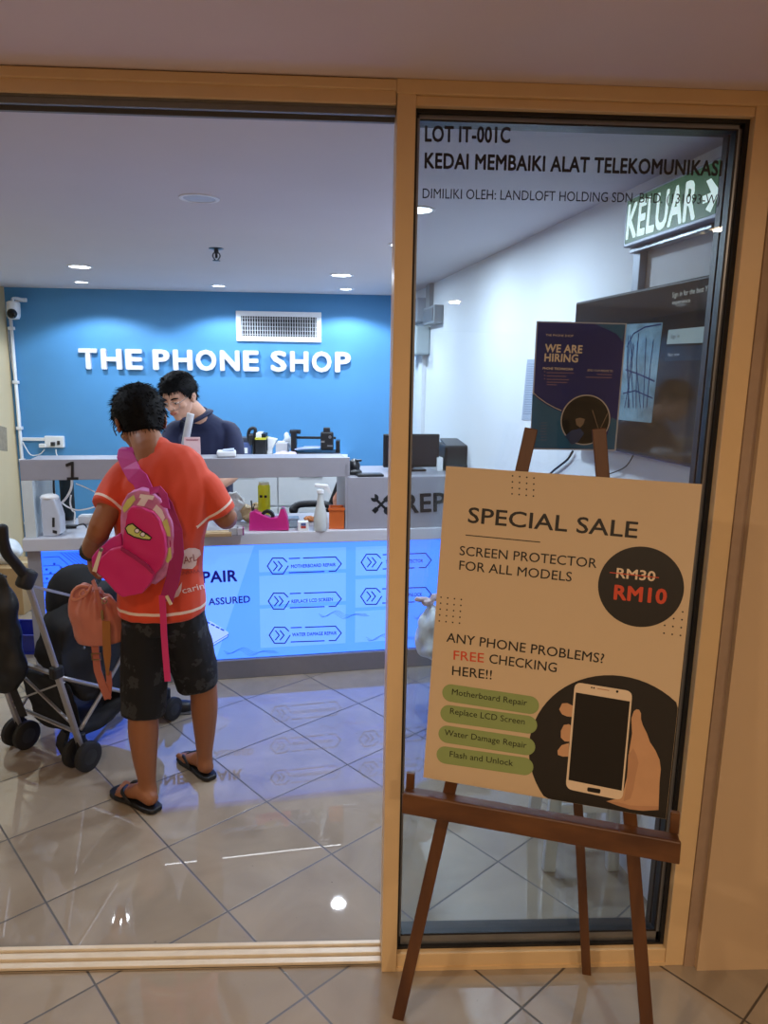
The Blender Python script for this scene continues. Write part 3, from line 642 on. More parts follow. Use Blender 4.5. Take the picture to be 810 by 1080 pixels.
mb.box(x0_, x1_, b.y, b.y+0.07, ZC, ZC+0.004); mb.build('body', M_or, t)
mb = MB(); mb.box(x0_-0.004, x1_+0.004, b.y-0.01, b.y-0.002, zt-0.012, zt); mb.box(x0_-0.004, x1_+0.004, b.y+0.068, b.y+0.076, zt-0.012, zt); mb.build('rim', M_or, t)
b = base(320, 560); t = thing('red_labelled_box', 'small white box with a red and blue label between bin and spray bottle', 'box', b, CA)
MB().obox(b+CUy*0.02+VZ*0.024, CUx, CUy, VZ, 0.055, 0.04, 0.048, 0.002).build('carton', M_pl, t)
mb = MB(); mb.obox(b+VZ*0.02-CUy*0.0005, CUx, CUy, VZ, 0.026, 0.002, 0.012); mb.build('red_label', mat('red label', 'B5413A', 0.5), t)
mb = MB(); mb.obox(b+VZ*0.035-CUy*0.0005, CUx, CUy, VZ, 0.026, 0.002, 0.014); mb.build('blue_label', mat('blue label', '4C5D92', 0.5), t)
t = tag(t, 'small white box with a red and blue label, left of the spray bottle', 'box')
b = base(308, 557); t = thing('clear_tub', 'clear plastic tub of small parts to the right of the pink tape dispenser', 'tub', b, CA)
mb = MB(); mb.obox(b+CUy*0.03+VZ*0.022, CUx, CUy, VZ, 0.07, 0.06, 0.044, 0.008); mb.build('tub', mat('frosty clear plastic', 'A9BECB', 0.15, trans=0.5), t)
mb = MB(); mb.obox(b+CUy*0.03+VZ*0.049, CUx, CUy, VZ, 0.078, 0.068, 0.009, 0.003); mb.build('lid', mat('frosty blue lid', '9FB4C8', 0.2), t)
b = base(327, 552)+CUy*0.05; mb = MB(); mb.ell(b+VZ*0.016, (0.03, 0.02, 0.016)); mb.ell(b+CUx*0.035+VZ*0.012, (0.02, 0.015, 0.012)); tag(mb.build('orange_snack_bag', mat('orange wrapper', 'D98A4E', 0.4, var=0.3, scale=80), remesh=0.003, sm=2, disp=0.004, dscale=90), 'crumpled orange wrapper behind the spray bottle', 'wrapper')
b = base(360, 545)+CUy*0.08; mb = MB(); mb.ell(b+VZ*0.07, (0.04, 0.03, 0.07)); tag(mb.build('peach_pouch', mat('peach pouch', 'E0A183', 0.5, var=0.1), remesh=0.006, sm=2, disp=0.006, dscale=30), 'peach coloured pouch leaning behind the orange bin', 'pouch')
def crumple(name, c, r, m_, label, cat, seed=0, vox=0.004, d=0.02, ds=22, parent=None):
    mb = MB(); random.seed(seed)
    c = Vector(c); mb.ell(c, r)
    for i in range(5): mb.ell(c+Vector((random.uniform(-.5, .5)*r[0], random.uniform(-.4, .4)*r[1], random.uniform(-.2, .5)*r[2])), (r[0]*.55, r[1]*.6, r[2]*.6))
    o = mb.build(name, m_, parent, remesh=vox, sm=2, disp=d, dscale=ds, smooth=True)
    if label: tag(o, label, cat)
    return o
M_bagw = mat('thin white plastic bag', 'DDE2E6', 0.3, var=0.08, scale=25, trans=0.1)
b = base(249, 556)+CUy*0.14; crumple('white_plastic_bag', b+VZ*0.085, (0.05, 0.05, 0.085), M_bagw, 'upright white plastic bag beside the customer\'s right arm', 'plastic bag', 1, d=0.022, ds=30)
b = base(268, 556)+CUy*0.13; crumple('snack_packet', b+VZ*0.052, (0.085, 0.04, 0.052), mat('cream and brown packet', 'C7AF85', 0.4, var=0.35, scale=26), 'crumpled cream and brown food bag behind the pink tape dispenser', 'food bag', 2, d=0.02, ds=28)
for k, (px, w_, colr) in enumerate(((247, 0.05, 'A7A6AA'), (254, 0.035, 'B9B2B8'))):
    b = base(px, 564.5); t = thing('cable_box', ('wider' if k == 0 else 'narrower')+' grey cardboard box lying by the customer\'s right forearm', 'box', b, CA)
    MB().obox(b+CUy*0.02+VZ*0.018, CUx, CUy, VZ, w_, 0.04, 0.036, 0.002).build('carton', mat('grey carton %d' % k, colr, 0.5), t)
    MB().obox(b+CUx*w_*0.35+CUy*0.02+VZ*0.018, CUx, CUy, VZ, 0.008, 0.041, 0.037).build('end_label', mat('plum label' if k else 'dark label', '8E3F78' if k else '5E5A60', 0.5), t)
b = base(228, 566.5); mb = MB(); mb.obox(b+CUy*0.04+VZ*0.009, CUx, CUy, VZ, 0.15, 0.08, 0.017, 0.002); mb.m(1).obox(b+CUy*0.04+VZ*0.0185, CUx, CUy, VZ, 0.15, 0.02, 0.0015)
tag(mb.build('cardboard_parcel', [mat('brown cardboard', 'A88B63', 0.7), mat('parcel tape', 'C9B48C', 0.3)]), 'flat brown cardboard parcel by the customer\'s right elbow', 'parcel')
# ================================================================== bench along the blue wall, behind the counter
BZ = 0.975
t = thing('wall_cabinet', 'white drawer cabinet running along the blue wall behind the counter', 'cabinet', (0, YB, 0))
mb = MB(); mb.box(-1.02, -0.06, YB-0.55, YB-0.005, 0.0, BZ-0.03, 0.003); mb.build('carcass', M_cwhite, t)
mb = MB(); mb.box(-1.04, -0.04, YB-0.58, YB-0.004, BZ-0.03, BZ, 0.003); mb.build('worktop', M_cwhite, t)
for r_ in range(3):
    for cI in range(2):
        xx = -1.01+cI*0.475; mb = MB(); mb.box(xx, xx+0.465, YB-0.568, YB-0.552, 0.10+r_*0.28, 0.10+r_*0.28+0.262, 0.003)
        d_ = mb.build('drawer', M_cwhite, t); mb = MB(); mb.box(xx+0.15, xx+0.32, YB-0.58, YB-0.568, 0.315+r_*0.28, 0.330+r_*0.28, 0.002); mb.build('handle', M_alu, d_)
PN = Plane((0, YB-0.30, 0), (0, -1, 0)); YN = YB-0.30
def nb(px, py): return PN.at(px, py)
M_bk = mat('black machine casing', '17181C', 0.4)
def npoly(mb, pts, y0=0.0, t=0.1): mb.prism([PN.off(-y0).at(*q) for q in pts], (0, -1, 0), t)
DZ = 0  # things stand on the cabinet top
t = thing('desktop_engraver', 'black gantry frame machine with a toolhead standing on the wall cabinet', 'machine', (nb(335, 480).x, YN, BZ))
xa, xb = nb(313, 470).x, nb(358.5, 470).x
z_ = lambda py: max(BZ, nb(335, py).z)
MB().box(xa, xb, YN-0.12, YN+0.16, BZ, z_(476), 0.006).build('base', M_bk, t)
MB().box(xb-0.03, xb, YN-0.05, YN+0.06, BZ, z_(464), 0.004).build('side_plate', M_bk, t)
MB().box(xa-0.04, xa+0.0, YN-0.06, YN+0.05, BZ, z_(454), 0.006).build('left_column', M_bk, t)
MB().box(xa-0.05, xa+0.03, YN-0.04, YN+0.03, z_(457.5), z_(453.5), 0.004).build('column_cap', M_dk, t)
MB().box(xa-0.02, xb-0.03, YN-0.01, YN+0.02, z_(463), z_(460.5), 0.003).build('crossbar', M_bk, t)
xm = nb(345.5, 460).x
MB().box(xm-0.05, xm+0.045, YN-0.06, YN-0.01, z_(474), z_(455), 0.01).build('toolhead', M_bk, t)
MB().box(xm-0.03, xm+0.02, YN-0.05, YN+0.01, z_(456), z_(450.5), 0.006).build('motor', M_dk, t)
mb = MB(); mb.lathe((xm+0.02, YN-0.063, z_(460)), [(0.012, 0), (0.012, 0.006)], axis=(0, -1, 0), seg=16); mb.box(xm-0.05, xm-0.02, YN-0.065, YN-0.06, z_(466), z_(464)); mb.box(xm+0.0, xm+0.04, YN-0.065, YN-0.06, z_(470), z_(468.5)); mb.build('silver_fittings', M_alu, t)
mb = MB(); mb.obox((nb(323, 472).x, YN-0.02, z_(472.3)), (1, 0, 0.08), (0, 1, 0), (-0.08, 0, 1), 0.16, 0.14, 0.006, 0.001); mb.obox((nb(329, 471).x, YN-0.03, z_(471.3)), (1, 0, 0.02), (0.2, 1, 0.05), (-0.02, -0.05, 1), 0.14, 0.12, 0.004, 0.001)
tag(mb.build('loose_paper', mat('bluish white paper', 'A9B6DA', 0.6)), 'bluish papers resting across the black gantry machine', 'paper')
t = thing('desk_microscope', 'black arm stand with curled head on the wall cabinet, nearest the shopkeeper', 'microscope', (nb(268, 480).x, YN, BZ))
xq = nb(268, 470).x
MB().box(xq-0.05, xq+0.04, YN-0.08, YN+0.06, BZ, BZ+0.02, 0.006).build('foot', M_bk, t)
mb = MB(); mb.tube([(xq, YN, BZ+0.01), (xq, YN, z_(465)), (xq+0.012, YN, z_(455)), (xq, YN, z_(452.5)), (xq-0.03, YN, z_(454)), (xq-0.042, YN, z_(460)), (xq-0.035, YN, z_(466))], 0.013, seg=12); mb.build('arm', M_bk, t, smooth=True)
mb = MB(); mb.lathe((xq-0.02, YN, z_(470)), [(0.014, 0), (0.022, 0.02), (0.022, 0.07), (0.012, 0.085)]); mb.build('eyepiece', M_dk, t)
xp = nb(276.5, 470).x
t = thing('label_printer', 'black desktop printer with a yellow stripe on the wall cabinet', 'printer', (xp, YN, BZ))
MB().box(xp-0.045, xp+0.035, YN-0.05, YN+0.12, BZ, z_(464), 0.006).build('body', M_bk, t)
MB().box(xp-0.047, xp+0.036, YN-0.052, YN+0.121, z_(464), z_(462), 0.002).build('yellow_stripe', mat('yellow stripe', 'C9C23A', 0.4), t)
MB().box(xp-0.04, xp+0.0, YN-0.04, YN+0.11, z_(462), z_(457), 0.004).build('white_top', M_pl, t); MB().box(xp+0.0, xp+0.03, YN-0.03, YN+0.11, z_(462), z_(458), 0.004).build('hopper', M_bk, t)
xg = nb(257, 470).x
t = thing('equipment_case', 'grey and blue equipment case with a white front behind the shopkeeper\'s arm', 'case', (xg, YN+0.05, BZ))
MB().box(xg-0.075, xg+0.055, YN+0.0, YN+0.15, BZ, z_(468), 0.006).build('case', mat('steel blue casing', '4C5C8C', 0.4), t)
MB().box(xg-0.06, xg+0.03, YN-0.006, YN, z_(479), z_(473), 0.002).build('front_plate', M_pl, t)
MB().box(xg-0.08, xg+0.045, YN+0.03, YN+0.15, z_(468), z_(463), 0.006).build('lid', mat('grey lid', '4A4F5B', 0.4), t)
xr = nb(286.5, 470).x
mb = MB(); mb.prism([(xr-0.03, YN+0.0, z_(476)), (xr+0.0, YN+0.0, z_(476)), (xr+0.04, YN, z_(464)), (xr-0.03, YN, z_(462))], (0, -1, 0), 0.08); mb.box(xr-0.035, xr+0.0, YN-0.0, YN+0.085, BZ, z_(475.9)); tag(mb.build('paper_stack', M_pl, bev=0.003), 'curling white paper roll next to the yellow striped printer', 'paper roll')
xr = nb(297, 470).x; t = thing('white_carton', 'small white carton on the wall cabinet left of the gantry machine', 'box', (xr, YN, BZ))
MB().box(xr-0.045, xr+0.045, YN, YN+0.1, BZ, z_(468), 0.003).build('carton', mat('dull white card', 'C4C3C8', 0.6), t); MB().box(xr-0.035, xr+0.02, YN+0.01, YN+0.08, z_(468), z_(466.3), 0.003).build('flap', M_pl, t)
crumple('pink_white_bag', (nb(303, 478).x, YN-0.12, BZ+0.032), (0.085, 0.06, 0.03), mat('pink dotted plastic bag', 'C9B9C6', 0.4, var=0.3, scale=45), 'crumpled pinkish white bag in front of the gantry machine', 'plastic bag', 4, d=0.014, ds=30)
crumple('draped_bag', (nb(305, 463).x-0.03, YN+0.14, BZ+0.09), (0.03, 0.03, 0.085), M_bagw, 'tall crumpled clear bag standing behind the white carton', 'plastic bag', 6, d=0.014, ds=30)
# on the lower right top of the counter
TZ = 1.0775
def cb(px, py, z=TZ): return onZ(px, py, z)
b = cb(390, 502); t = thing('keyboard', 'flat black keyboard on the right end of the counter', 'keyboard', b, CA)
MB().obox(b+VZ*0.006, CUx, CUy, VZ, 0.14, 0.07, 0.012, 0.003).build('tray', M_bk, t); MB().obox(b+VZ*0.013, CUx, CUy, VZ, 0.125, 0.055, 0.003, 0.001).build('keys', M_dk, t)
b = cl(cx(373, 495)+0.025, 0.14, TZ); t = thing('card_terminal', 'small black rounded card terminal at the step in the counter', 'card terminal', b, CA)
mb = MB(); mb.ell(b+VZ*0.042, (0.033, 0.055, 0.04)); mb.obox(b+VZ*0.012, CUx, CUy, VZ, 0.07, 0.12, 0.024, 0.006); mb.build('shell', M_bk, t, remesh=0.004, sm=4, smooth=True)
MB().obox(b+VZ*0.075+CUx*0.02-CUy*0.03, CUx, CUy, (0.2, -0.5, 1), 0.03, 0.03, 0.01, 0.003).build('key_pad', M_dk, t)
b = cl(cx(435, 498)+0.01, 0.22, TZ); PM = Plane(b, CN)
t = thing('desktop_monitor', 'black desktop monitor standing behind the cream door post', 'monitor', b, CA)
q = [PM.at(*p_) for p_ in ((405, 458), (464, 460), (464, 497), (405, 497))]; zt = q[0].z; xl = (q[0]-CO).dot(CUx); xr = (q[1]-CO).dot(CUx); yy = 0.22
mb = MB(); cbox(mb, xl, xr, yy, yy+0.025, TZ+0.02, zt, 0.006); mb.build('housing', M_bk, t)
mb = MB(); cbox(mb, xl+0.01, xr-0.01, yy-0.002, yy, TZ+0.035, zt-0.01); mb.build('screen', mat('dark glossy screen', '1A1418', 0.08), t)
mb = MB(); cbox(mb, (xl+xr)/2-0.08, (xl+xr)/2+0.08, yy-0.03, yy+0.10, TZ, TZ+0.012, 0.004); cbox(mb, (xl+xr)/2-0.02, (xl+xr)/2+0.02, yy+0.026, yy+0.045, TZ, TZ+0.1, 0.003); mb.build('stand', M_bk, t)
b = cl(cx(497, 492)+0.0, 0.2, TZ); PM = Plane(b, CN); q = [PM.at(*p_) for p_ in ((470, 470), (519, 472), (519, 493))]; xl = (q[0]-CO).dot(CUx); xr = (q[1]-CO).dot(CUx); zt = q[0].z
t = thing('laser_printer', 'black office printer with a small white label on the right of the counter', 'printer', b, CA)
mb = MB(); cbox(mb, xl, xr, 0.2, 0.44, TZ, zt, 0.012); mb.build('body', M_bk, t)
mb = MB(); mb.prism([cl(x, y, z) for x, y, z in ((xl+0.01, 0.22, zt), (xr-0.01, 0.22, zt-0.0), (xr-0.02, 0.42, zt+0.022), (xl+0.03, 0.42, zt+0.022))], (0, -0.1, 1), 0.012); mb.build('scanner_lid', mat('charcoal plastic', '2A2D33', 0.35), t)
mb = MB(); px_poly(mb, PM, [(506, 477), (516, 478), (516, 487), (506, 486)], t=0.001); mb.build('white_label', M_pl, t)
mb = MB(); cbox(mb, xl+0.03, xr-0.05, 0.19, 0.205, TZ+0.02, TZ+0.035, 0.003); mb.build('paper_slot', M_dk, t)
b = cl(xl-0.035, 0.25, TZ); mb = MB(); cbox(mb, xl-0.045, xl-0.012, 0.2, 0.36, TZ, TZ+0.075, 0.002); tag(mb.build('white_folder', M_pl), 'white folder upright between the monitor and the black printer', 'folder')
b = cl(cx(525, 492)+0.03, 0.3, TZ); t = thing('stapler', 'small dark stapler to the right of the black printer', 'stapler', b)
MB().obox(b+VZ*0.012, CUx, CUy, VZ, 0.03, 0.09, 0.024, 0.004).build('base', M_dk, t); MB().obox(b+VZ*0.035, CUx, CUy, (0, 0.2, 1), 0.026, 0.085, 0.018, 0.005).build('arm', M_bk, t)
# keeper's side of the counter: metal tube held up, card, small white trays
t = thing('metal_tube', 'upright silver tube in front of the shopkeeper\'s chin', 'tube', cl(0.0, 0.2, 1.163))
PT = PC.off(-0.2); a_ = PT.at(201, 437); c_ = PT.at(195.5, 466); dv = (c_-a_).normalized(); L_ = (a_.z-1.163)/(-dv.z)
mb = MB(); mb.lathe(a_+dv*L_, [(0.019, 0), (0.019, L_-0.004), (0.0175, L_)], axis=-dv, seg=20); mb.build('tube', mat('satin light metal', 'C6C8CC', 0.4, metal=0.3), t, smooth=True)
mb = MB(); mb.lathe(a_, [(0.0185, 0), (0.0185, 0.004), (0.01, 0.005)], axis=-dv, seg=20); mb.build('end_cap', M_pl, t)
a_ = PC.off(-0.12).at(204, 478); t = thing('pale_pink_card', 'pale pink card standing up beside the customer\'s neck', 'card', a_, CA)
mb = MB(); px_poly(mb, PC.off(-0.12), [(194, 461), (211, 461), (212, 486), (194, 486)], t=0.003); mb.build('card', mat('pale pink card', 'E6C4C6', 0.5), t)
mb = MB(); px_poly(mb, PC.off(-0.118), [(196, 463), (209, 463), (209, 465), (196, 465)], t=0.001); mb.build('printed_line', mat('rose line', 'C98A92', 0.5), t)
b = cl(cx(238, 483), 0.25, 1.1635); t = thing('white_tray', 'low white tray in front of the shopkeeper on top of the fascia', 'tray', b, CA)
mb = MB(); mb.obox(b+VZ*0.016, CUx, CUy, VZ, 0.10, 0.1, 0.03, 0.008); mb.build('tray', M_pl, t)
mb = MB(); mb.obox(b+VZ*0.034+CUx*0.01, (CUx+VZ*0.1), CUy, VZ, 0.06, 0.07, 0.008, 0.002); mb.build('tissue', mat('blue white tissue', 'B8C5DC', 0.8), t)
# dark office chair behind the counter
b = Vector((-0.16, 4.55, 0)); PO = Plane(b, (0, -1, 0))
t = thing('office_chair', 'black office chair with a slanted back behind the counter', 'chair', b)
q = [PO.at(*p_) for p_ in ((356, 506), (364, 505), (364, 540), (342, 542))]
mb = MB(); mb.prism(q, (0, -1, 0), 0.06); mb.build('backrest', M_bk, t, bev=0.01)
q = PO.at(326, 533); mb = MB(); mb.loft([((q.x-0.1, 4.55, q.z-0.03), .03, .03), ((q.x-0.06, 4.55, q.z+.005), .022, .022), ((q.x+.1, 4.55, q.z+.01), .022, .022), ((q.x+.16, 4.55, q.z-.03), .02, .02)], side=(0, 1, 0)); mb.build('armrest', M_bk, t, smooth=True)
mb = MB(); mb.obox((-0.2, 4.5, 0.52), (1, 0, 0), (0, 1, 0), (0, 0, 1), 0.46, 0.44, 0.08, 0.03); mb.build('seat', M_bk, t)
mb = MB(); mb.lathe((-0.2, 4.5, 0.04), [(0.03, 0), (0.03, 0.44)]); mb.build('column', M_dm, t)
for k in range(5):
    a_ = R(72*k); e_ = Vector((-0.2+0.27*math.cos(a_), 4.5+0.27*math.sin(a_), 0.05)); mb = MB(); mb.beam((-0.2, 4.5, 0.08), e_, 0.04, 0.03); mb.ell(e_-Vector((0, 0, 0.022)), (0.028, 0.02, 0.028), seg=12); mb.build('leg', M_bk, t)
mb = MB(); mb.obox((-0.13, 4.6, 0.68), (0.3, 0, 1), (0, 1, 0), (-1, 0, 0.3), 0.36, 0.05, 0.03, 0.004); mb.build('back_support', M_bk, t)
# ================================================================== right wall: exit sign, television, boxes
RW0 = Plane((rwx(2.345), 2.345, 0), RWN); RWT = Vector((RWN.y, -RWN.x, 0)).normalized()
if RWT.y < 0: RWT = -RWT      # along the wall, deeper into the shop
def rpt(y, z, off=0.0): return Vector((rwx(y), y, z))+RWN*off
def rbox(mb, y0, y1, z0, z1, o0, o1, bev=0.0):
    a = rpt(y0, (z0+z1)/2, (o0+o1)/2); b = rpt(y1, (z0+z1)/2, (o0+o1)/2); mb.obox((a+b)/2, RWT, RWN, VZ, (b-a).length, o1-o0, z1-z0, bev); return mb
PS = RW0.off(0.075)
yl = PS.at(657, 230).y; yr = 1.79
t = thing('exit_sign', 'green KELUAR exit sign with white arrow hanging along the right wall', 'exit sign', rpt(2.1, 1.98))
mb = MB(); rbox(mb, 1.80, yl, 2.0, 2.14, 0.01, 0.073, 0.003); mb.build('casing', mat('pale grey aluminium casing', 'A2A8B4', 0.4, metal=0.3), t)
mb = MB(); rbox(mb, 1.815, yl-0.010, 2.010, 2.132, 0.0725, 0.0745); mb.build('green_face', mat('green sign face', '35663C', 0.4, emit=0.35, var=0.04), t)
mb = MB(); M_gl = mat('glowing white sign letters', 'E9F7EE', 0.4, emit=0.75, var=0)
px_text(mb, PS, 'KELUAR', (660, 252), (733, 229.5), 35, bold=0.03); mb.build('letters', M_gl, t, fix=False)
mb = MB(); px_poly(mb, PS, [(741, 207), (750, 203), (745, 191), (750, 188), (759, 201), (749, 224), (744, 221), (749, 212), (741, 215)]); mb.build('arrow', M_gl, t, fix=False)
mb = MB(); rbox(mb, yl-0.02, yl+0.02, 1.45, 2.0, 0.0, 0.025, 0.002); mb.build('cable_channel', mat('pale grey aluminium casing', 'A2A8B4'), t)
mb = MB(); q = PS.at(700, 252); rbox(mb, 1.86, 2.26, 1.985, 1.999, 0.02, 0.05, 0.002); mb.build('under_tray', M_alu, t)
PV = RW0.off(0.055)
tl = PV.at(606, 318); yl2 = tl.y; zt = 1.872; zb = 1.382; yr2 = 1.815
t = thing('wall_television', 'large dark television on the right wall behind the glass', 'television', rpt((yl2+yr2)/2, zb))
mb = MB(); rbox(mb, yr2, yl2, zb, zt, 0.012, 0.053, 0.004); mb.build('housing', M_bk, t)
mb = MB(); rbox(mb, yr2+0.008, yl2-0.008, zb+0.012, zt-0.008, 0.052, 0.0545); sc_ = mb.build('screen', mat('dark television screen', '2A2622', 0.06, emit=0.35, var=0.05), t)
mb = MB(); px_poly(mb, PV, [(659, 342), (699, 340), (687, 446), (645, 442)], t=0.0004); mb.build('map_picture', mat('greenish street map image', '6F8894', 0.1, emit=0.28, var=0.9, scale=16), sc_)
mb = MB(); random.seed(8)
for i in range(9): 
    xq = 662+random.random()*30; px_line(mb, PV, [(xq, 350+random.random()*15), (xq-4+random.random()*6, 385), (xq-8+random.random()*10, 430)], 0.003, lift=0.0006)
px_line(mb, PV, [(661, 366), (668, 352), (680, 345), (697, 342)], 0.004, lift=0.0006); px_line(mb, PV, [(660, 390), (672, 394), (690, 402)], 0.005, lift=0.0006); px_line(mb, PV, [(657, 415), (670, 412), (688, 420)], 0.004, lift=0.0006)
mb.build('map_lines', mat('map road lines', '1F2E5E', 0.1, emit=0.1), sc_)
mb = MB(); px_poly(mb, PV, [(705, 348), (757, 343), (755, 361), (703, 363)], t=0.0004); mb.build('pale_button', mat('pale screen button', '9AA8A8', 0.1, emit=0.35), sc_)
mb = MB(); px_poly(mb, PV, [(703, 366), (754, 363), (752, 380), (701, 381)], t=0.0004); mb.build('dark_button', mat('grey screen button', '2C3540', 0.1, emit=0.3), sc_)
mb = MB(); px_text(mb, PV, 'Sign in for the best YouTube', (709, 314), (762, 304), 5.5); px_text(mb, PV, 'experience', (709, 321), (728, 318.5), 4); px_text(mb, PV, 'Not now', (705, 376), (717, 375), 3.5, lift=0.001)
mb.build('screen_text', mat('grey screen text', 'A8A8A0', 0.2, emit=0.5), sc_, fix=False)
mb = MB(); px_text(mb, PV, 'Sign in', (708, 357), (717, 356), 4, lift=0.001); mb.build('button_text', M_blk, sc_, fix=False)
mb = MB(); px_poly(mb, RW0.off(0.001), [(556, 379), (567, 379), (565, 443), (550, 443)], t=0.001); mb.m(1)
for i in range(22): px_line(mb, RW0.off(0.001), [(557-i*0.22, 384+i*2.5), (565-i*0.1, 384+i*2.5)], 0.003, lift=0.0005)
tag(mb.build('price_list', [mat('greyish printed sheet', 'A9B3C6', 0.6), mat('grey print', '7D879C', 0.6)]), 'tall printed sheet taped to the white wall left of the hiring poster', 'notice')
mb = MB(); mb.tube([RW0.off(0.01).at(*q) for q in ((604, 476), (599, 484), (592, 490), (583, 497), (575, 505))], 0.0045); mb.tube([RW0.off(0.01).at(*q) for q in ((668, 480), (660, 492), (645, 499), (628, 503))], 0.002)
tag(mb.build('black_cable', M_dk), 'black cable curving down the white wall below the television', 'cable')
# fuse boxes near the far corner
def rb2(px0, py0, px1, py1, d):   # y / z extents on the right wall for a pixel box
    a = RW0.at(px0, py0); b = RW0.at(px1, py1); return min(a.y, b.y), max(a.y, b.y), min(a.z, b.z), max(a.z, b.z)
M_bx = mat('grey white electrical box', '8F949A', 0.5, var=0.08)
t = thing('fuse_box', 'small grey fuse box on the white wall in the far right corner', 'fuse box', rpt(4.75, 1.9))
mb = MB(); rbox(mb, 4.60, 4.90, 1.93, 2.04, 0, 0.06, 0.004); mb.build('enclosure', M_bx, t); mb = MB(); rbox(mb, 4.63, 4.87, 1.945, 2.025, 0.06, 0.066, 0.002); mb.build('door', mat('grey door', '6E7278', 0.5), t)
t = thing('switch_box', 'whitish isolator box with dark side, lowest of the boxes in the far corner', 'switch box', rpt(5.15, 1.75))
mb = MB(); rbox(mb, 4.92, 5.35, 1.74, 1.93, 0, 0.10, 0.012); mb.build('enclosure', mat('greenish white box', 'AEB8BC', 0.5), t); mb = MB(); rbox(mb, 5.05, 5.25, 1.79, 1.87, 0.10, 0.105, 0.002); mb.build('dark_window', M_dk, t)
t = thing('meter_box', 'pale meter box with a round dial high in the far corner', 'meter', rpt(5.2, 1.98))
mb = MB(); rbox(mb, 5.0, 5.36, 1.96, 2.12, 0, 0.08, 0.008); mb.build('enclosure', mat('pale grey box', '9FA6B2', 0.5), t); mb = MB(); mb.lathe(rpt(5.18, 2.045, 0.08), [(0.05, 0), (0.05, 0.012), (0.04, 0.018), (0.0, 0.018)], axis=RWN); mb.build('dial', M_bx, t)
t = thing('wall_trunking', 'white vertical trunking below the boxes in the far right corner', 'trunking', rpt(5.0, 0))
mb = MB(); rbox(mb, 5.02, 5.12, 0.0, 1.74, 0, 0.03, 0.002); mb.build('lower_channel', M_white, t); mb = MB(); rbox(mb, 4.86, 4.96, 2.04, 2.2, 0, 0.03, 0.002); mb.build('upper_channel', M_bx, t)
# ================================================================== hiring poster on the glass
PH = Plane((0, YF+0.032+0.0, 0), (0, -1, 0)); PH = Plane((0, YF+0.0345, 0), (0, -1, 0)); PHB = PH
PHf = PH.off(0.0)
t = thing('hiring_poster', 'dark blue WE ARE HIRING poster with white edge behind the glass', 'poster', PH.at(608, 474))
mb = MB(); px_poly(mb, PHf, [(566, 338.5), (661, 341), (649.5, 475.5), (558.5, 474)], t=0.0012, lift=0.0); mb.build('white_border', mat('white poster edge', 'B9BAC4', 0.5), t)
L0 = 0.0014
mb = MB(); px_poly(mb, PHf, [(567.5, 340), (659.5, 342.3), (648, 474), (560, 472.5)], lift=L0); mb.build('navy_ground', mat('navy poster ground', '1F2A78', 0.35, var=0.1), t)
mb = MB(); M_tl = mat('teal poster shape', '2C6690', 0.35, var=0.1)
px_poly(mb, PHf, [(561.5, 415), (567, 420.5), (576, 427), (585, 431.5), (592, 434.5), (596, 445), (604, 460), (615, 467), (630, 469), (641, 458), (645, 440), (650.7, 443), (648, 473.5), (560.2, 472)], lift=L0+0.0008)
px_poly(mb, PHf, [(628, 341.8), (659.2, 342.5), (656.5, 360), (650, 352), (640, 347)], lift=L0+0.0008); mb.build('teal_shapes', M_tl, t)
mb = MB(); px_line(mb, PHf, [(561.5, 413), (567, 418.5), (576, 425), (585, 430), (592, 433)], 0.002, lift=L0+0.0016)
c_ = PHf.off(L0+0.0016).at(617.5, 443); mb.prism(disc_pts(c_, Vector((1, 0, 0)), VZ, 0.0615, 48), (0, -1, 0), 0.0006); mb.build('cream_ring', mat('cream print', 'C9BBB4', 0.5), t)
c_ = PHf.off(L0+0.0022).at(617.5, 443); mb = MB(); mb.prism(disc_pts(c_, Vector((1, 0, 0)), VZ, 0.0585, 48), (0, -1, 0), 0.0004); mb.build('round_photo', mat('dark workshop photo', '17130F', 0.4, var=0.7, scale=40), t)
mb = MB(); px_poly(mb, PHf, [(596, 460), (603, 454), (612, 452), (616, 457), (610, 466), (603, 469)], lift=L0+0.0026); mb.build('blue_sleeve', mat('blue sleeve print', '2E4270', 0.5, var=0.3), t)
mb = MB(); px_poly(mb, PHf, [(607, 442), (612, 440.5), (617, 442), (615.5, 447), (612, 451), (608, 448)], lift=L0+0.0026)
px_line(mb, PHf, [(625, 433), (632, 455)], 0.0018, lift=L0+0.0028); px_line(mb, PHf, [(641, 436), (632, 455)], 0.0018, lift=L0+0.0028)
mb.build('photo_details', mat('skin tone print', '8E7560', 0.5, var=0.3), t)
mb = MB(); kk = dict(lift=L0+0.0018); px_text(mb, PHf, 'WE ARE', (574, 371), (613.5, 372.5), 8.5, bold=0.03, **kk); px_text(mb, PHf, 'HIRING', (573.5, 381), (609, 382), 8.5, bold=0.03, **kk); px_text(mb, PHf, 'THE PHONE SHOP', (575, 354.5), (604, 355.5), 2.3, **kk); px_text(mb, PHf, 'PHONE TECHNICIAN', (572, 389.5), (603.5, 390.5), 2.4, bold=0.03, **kk)
px_text(mb, PHf, 'SEND YOUR RESUME TO', (619, 391.5), (645.5, 392.5), 2.2, **kk)
mb.build('poster_text', mat('cream poster lettering', 'F2DCC6', 0.5), t, fix=False)
mb = MB(); M_sm = mat('muted rose small print', '8F7088', 0.5)
for i, (xa, xb, yy) in enumerate(((577, 605, 393), (577, 597, 396.5), (577, 600, 400), (577, 598, 403), (577, 587, 405.5), (618, 645, 397.8), (630, 645, 394.8))): px_line(mb, PHf, [(xa, yy), (xb, yy+0.5)], 0.0022, lift=L0+0.0018)
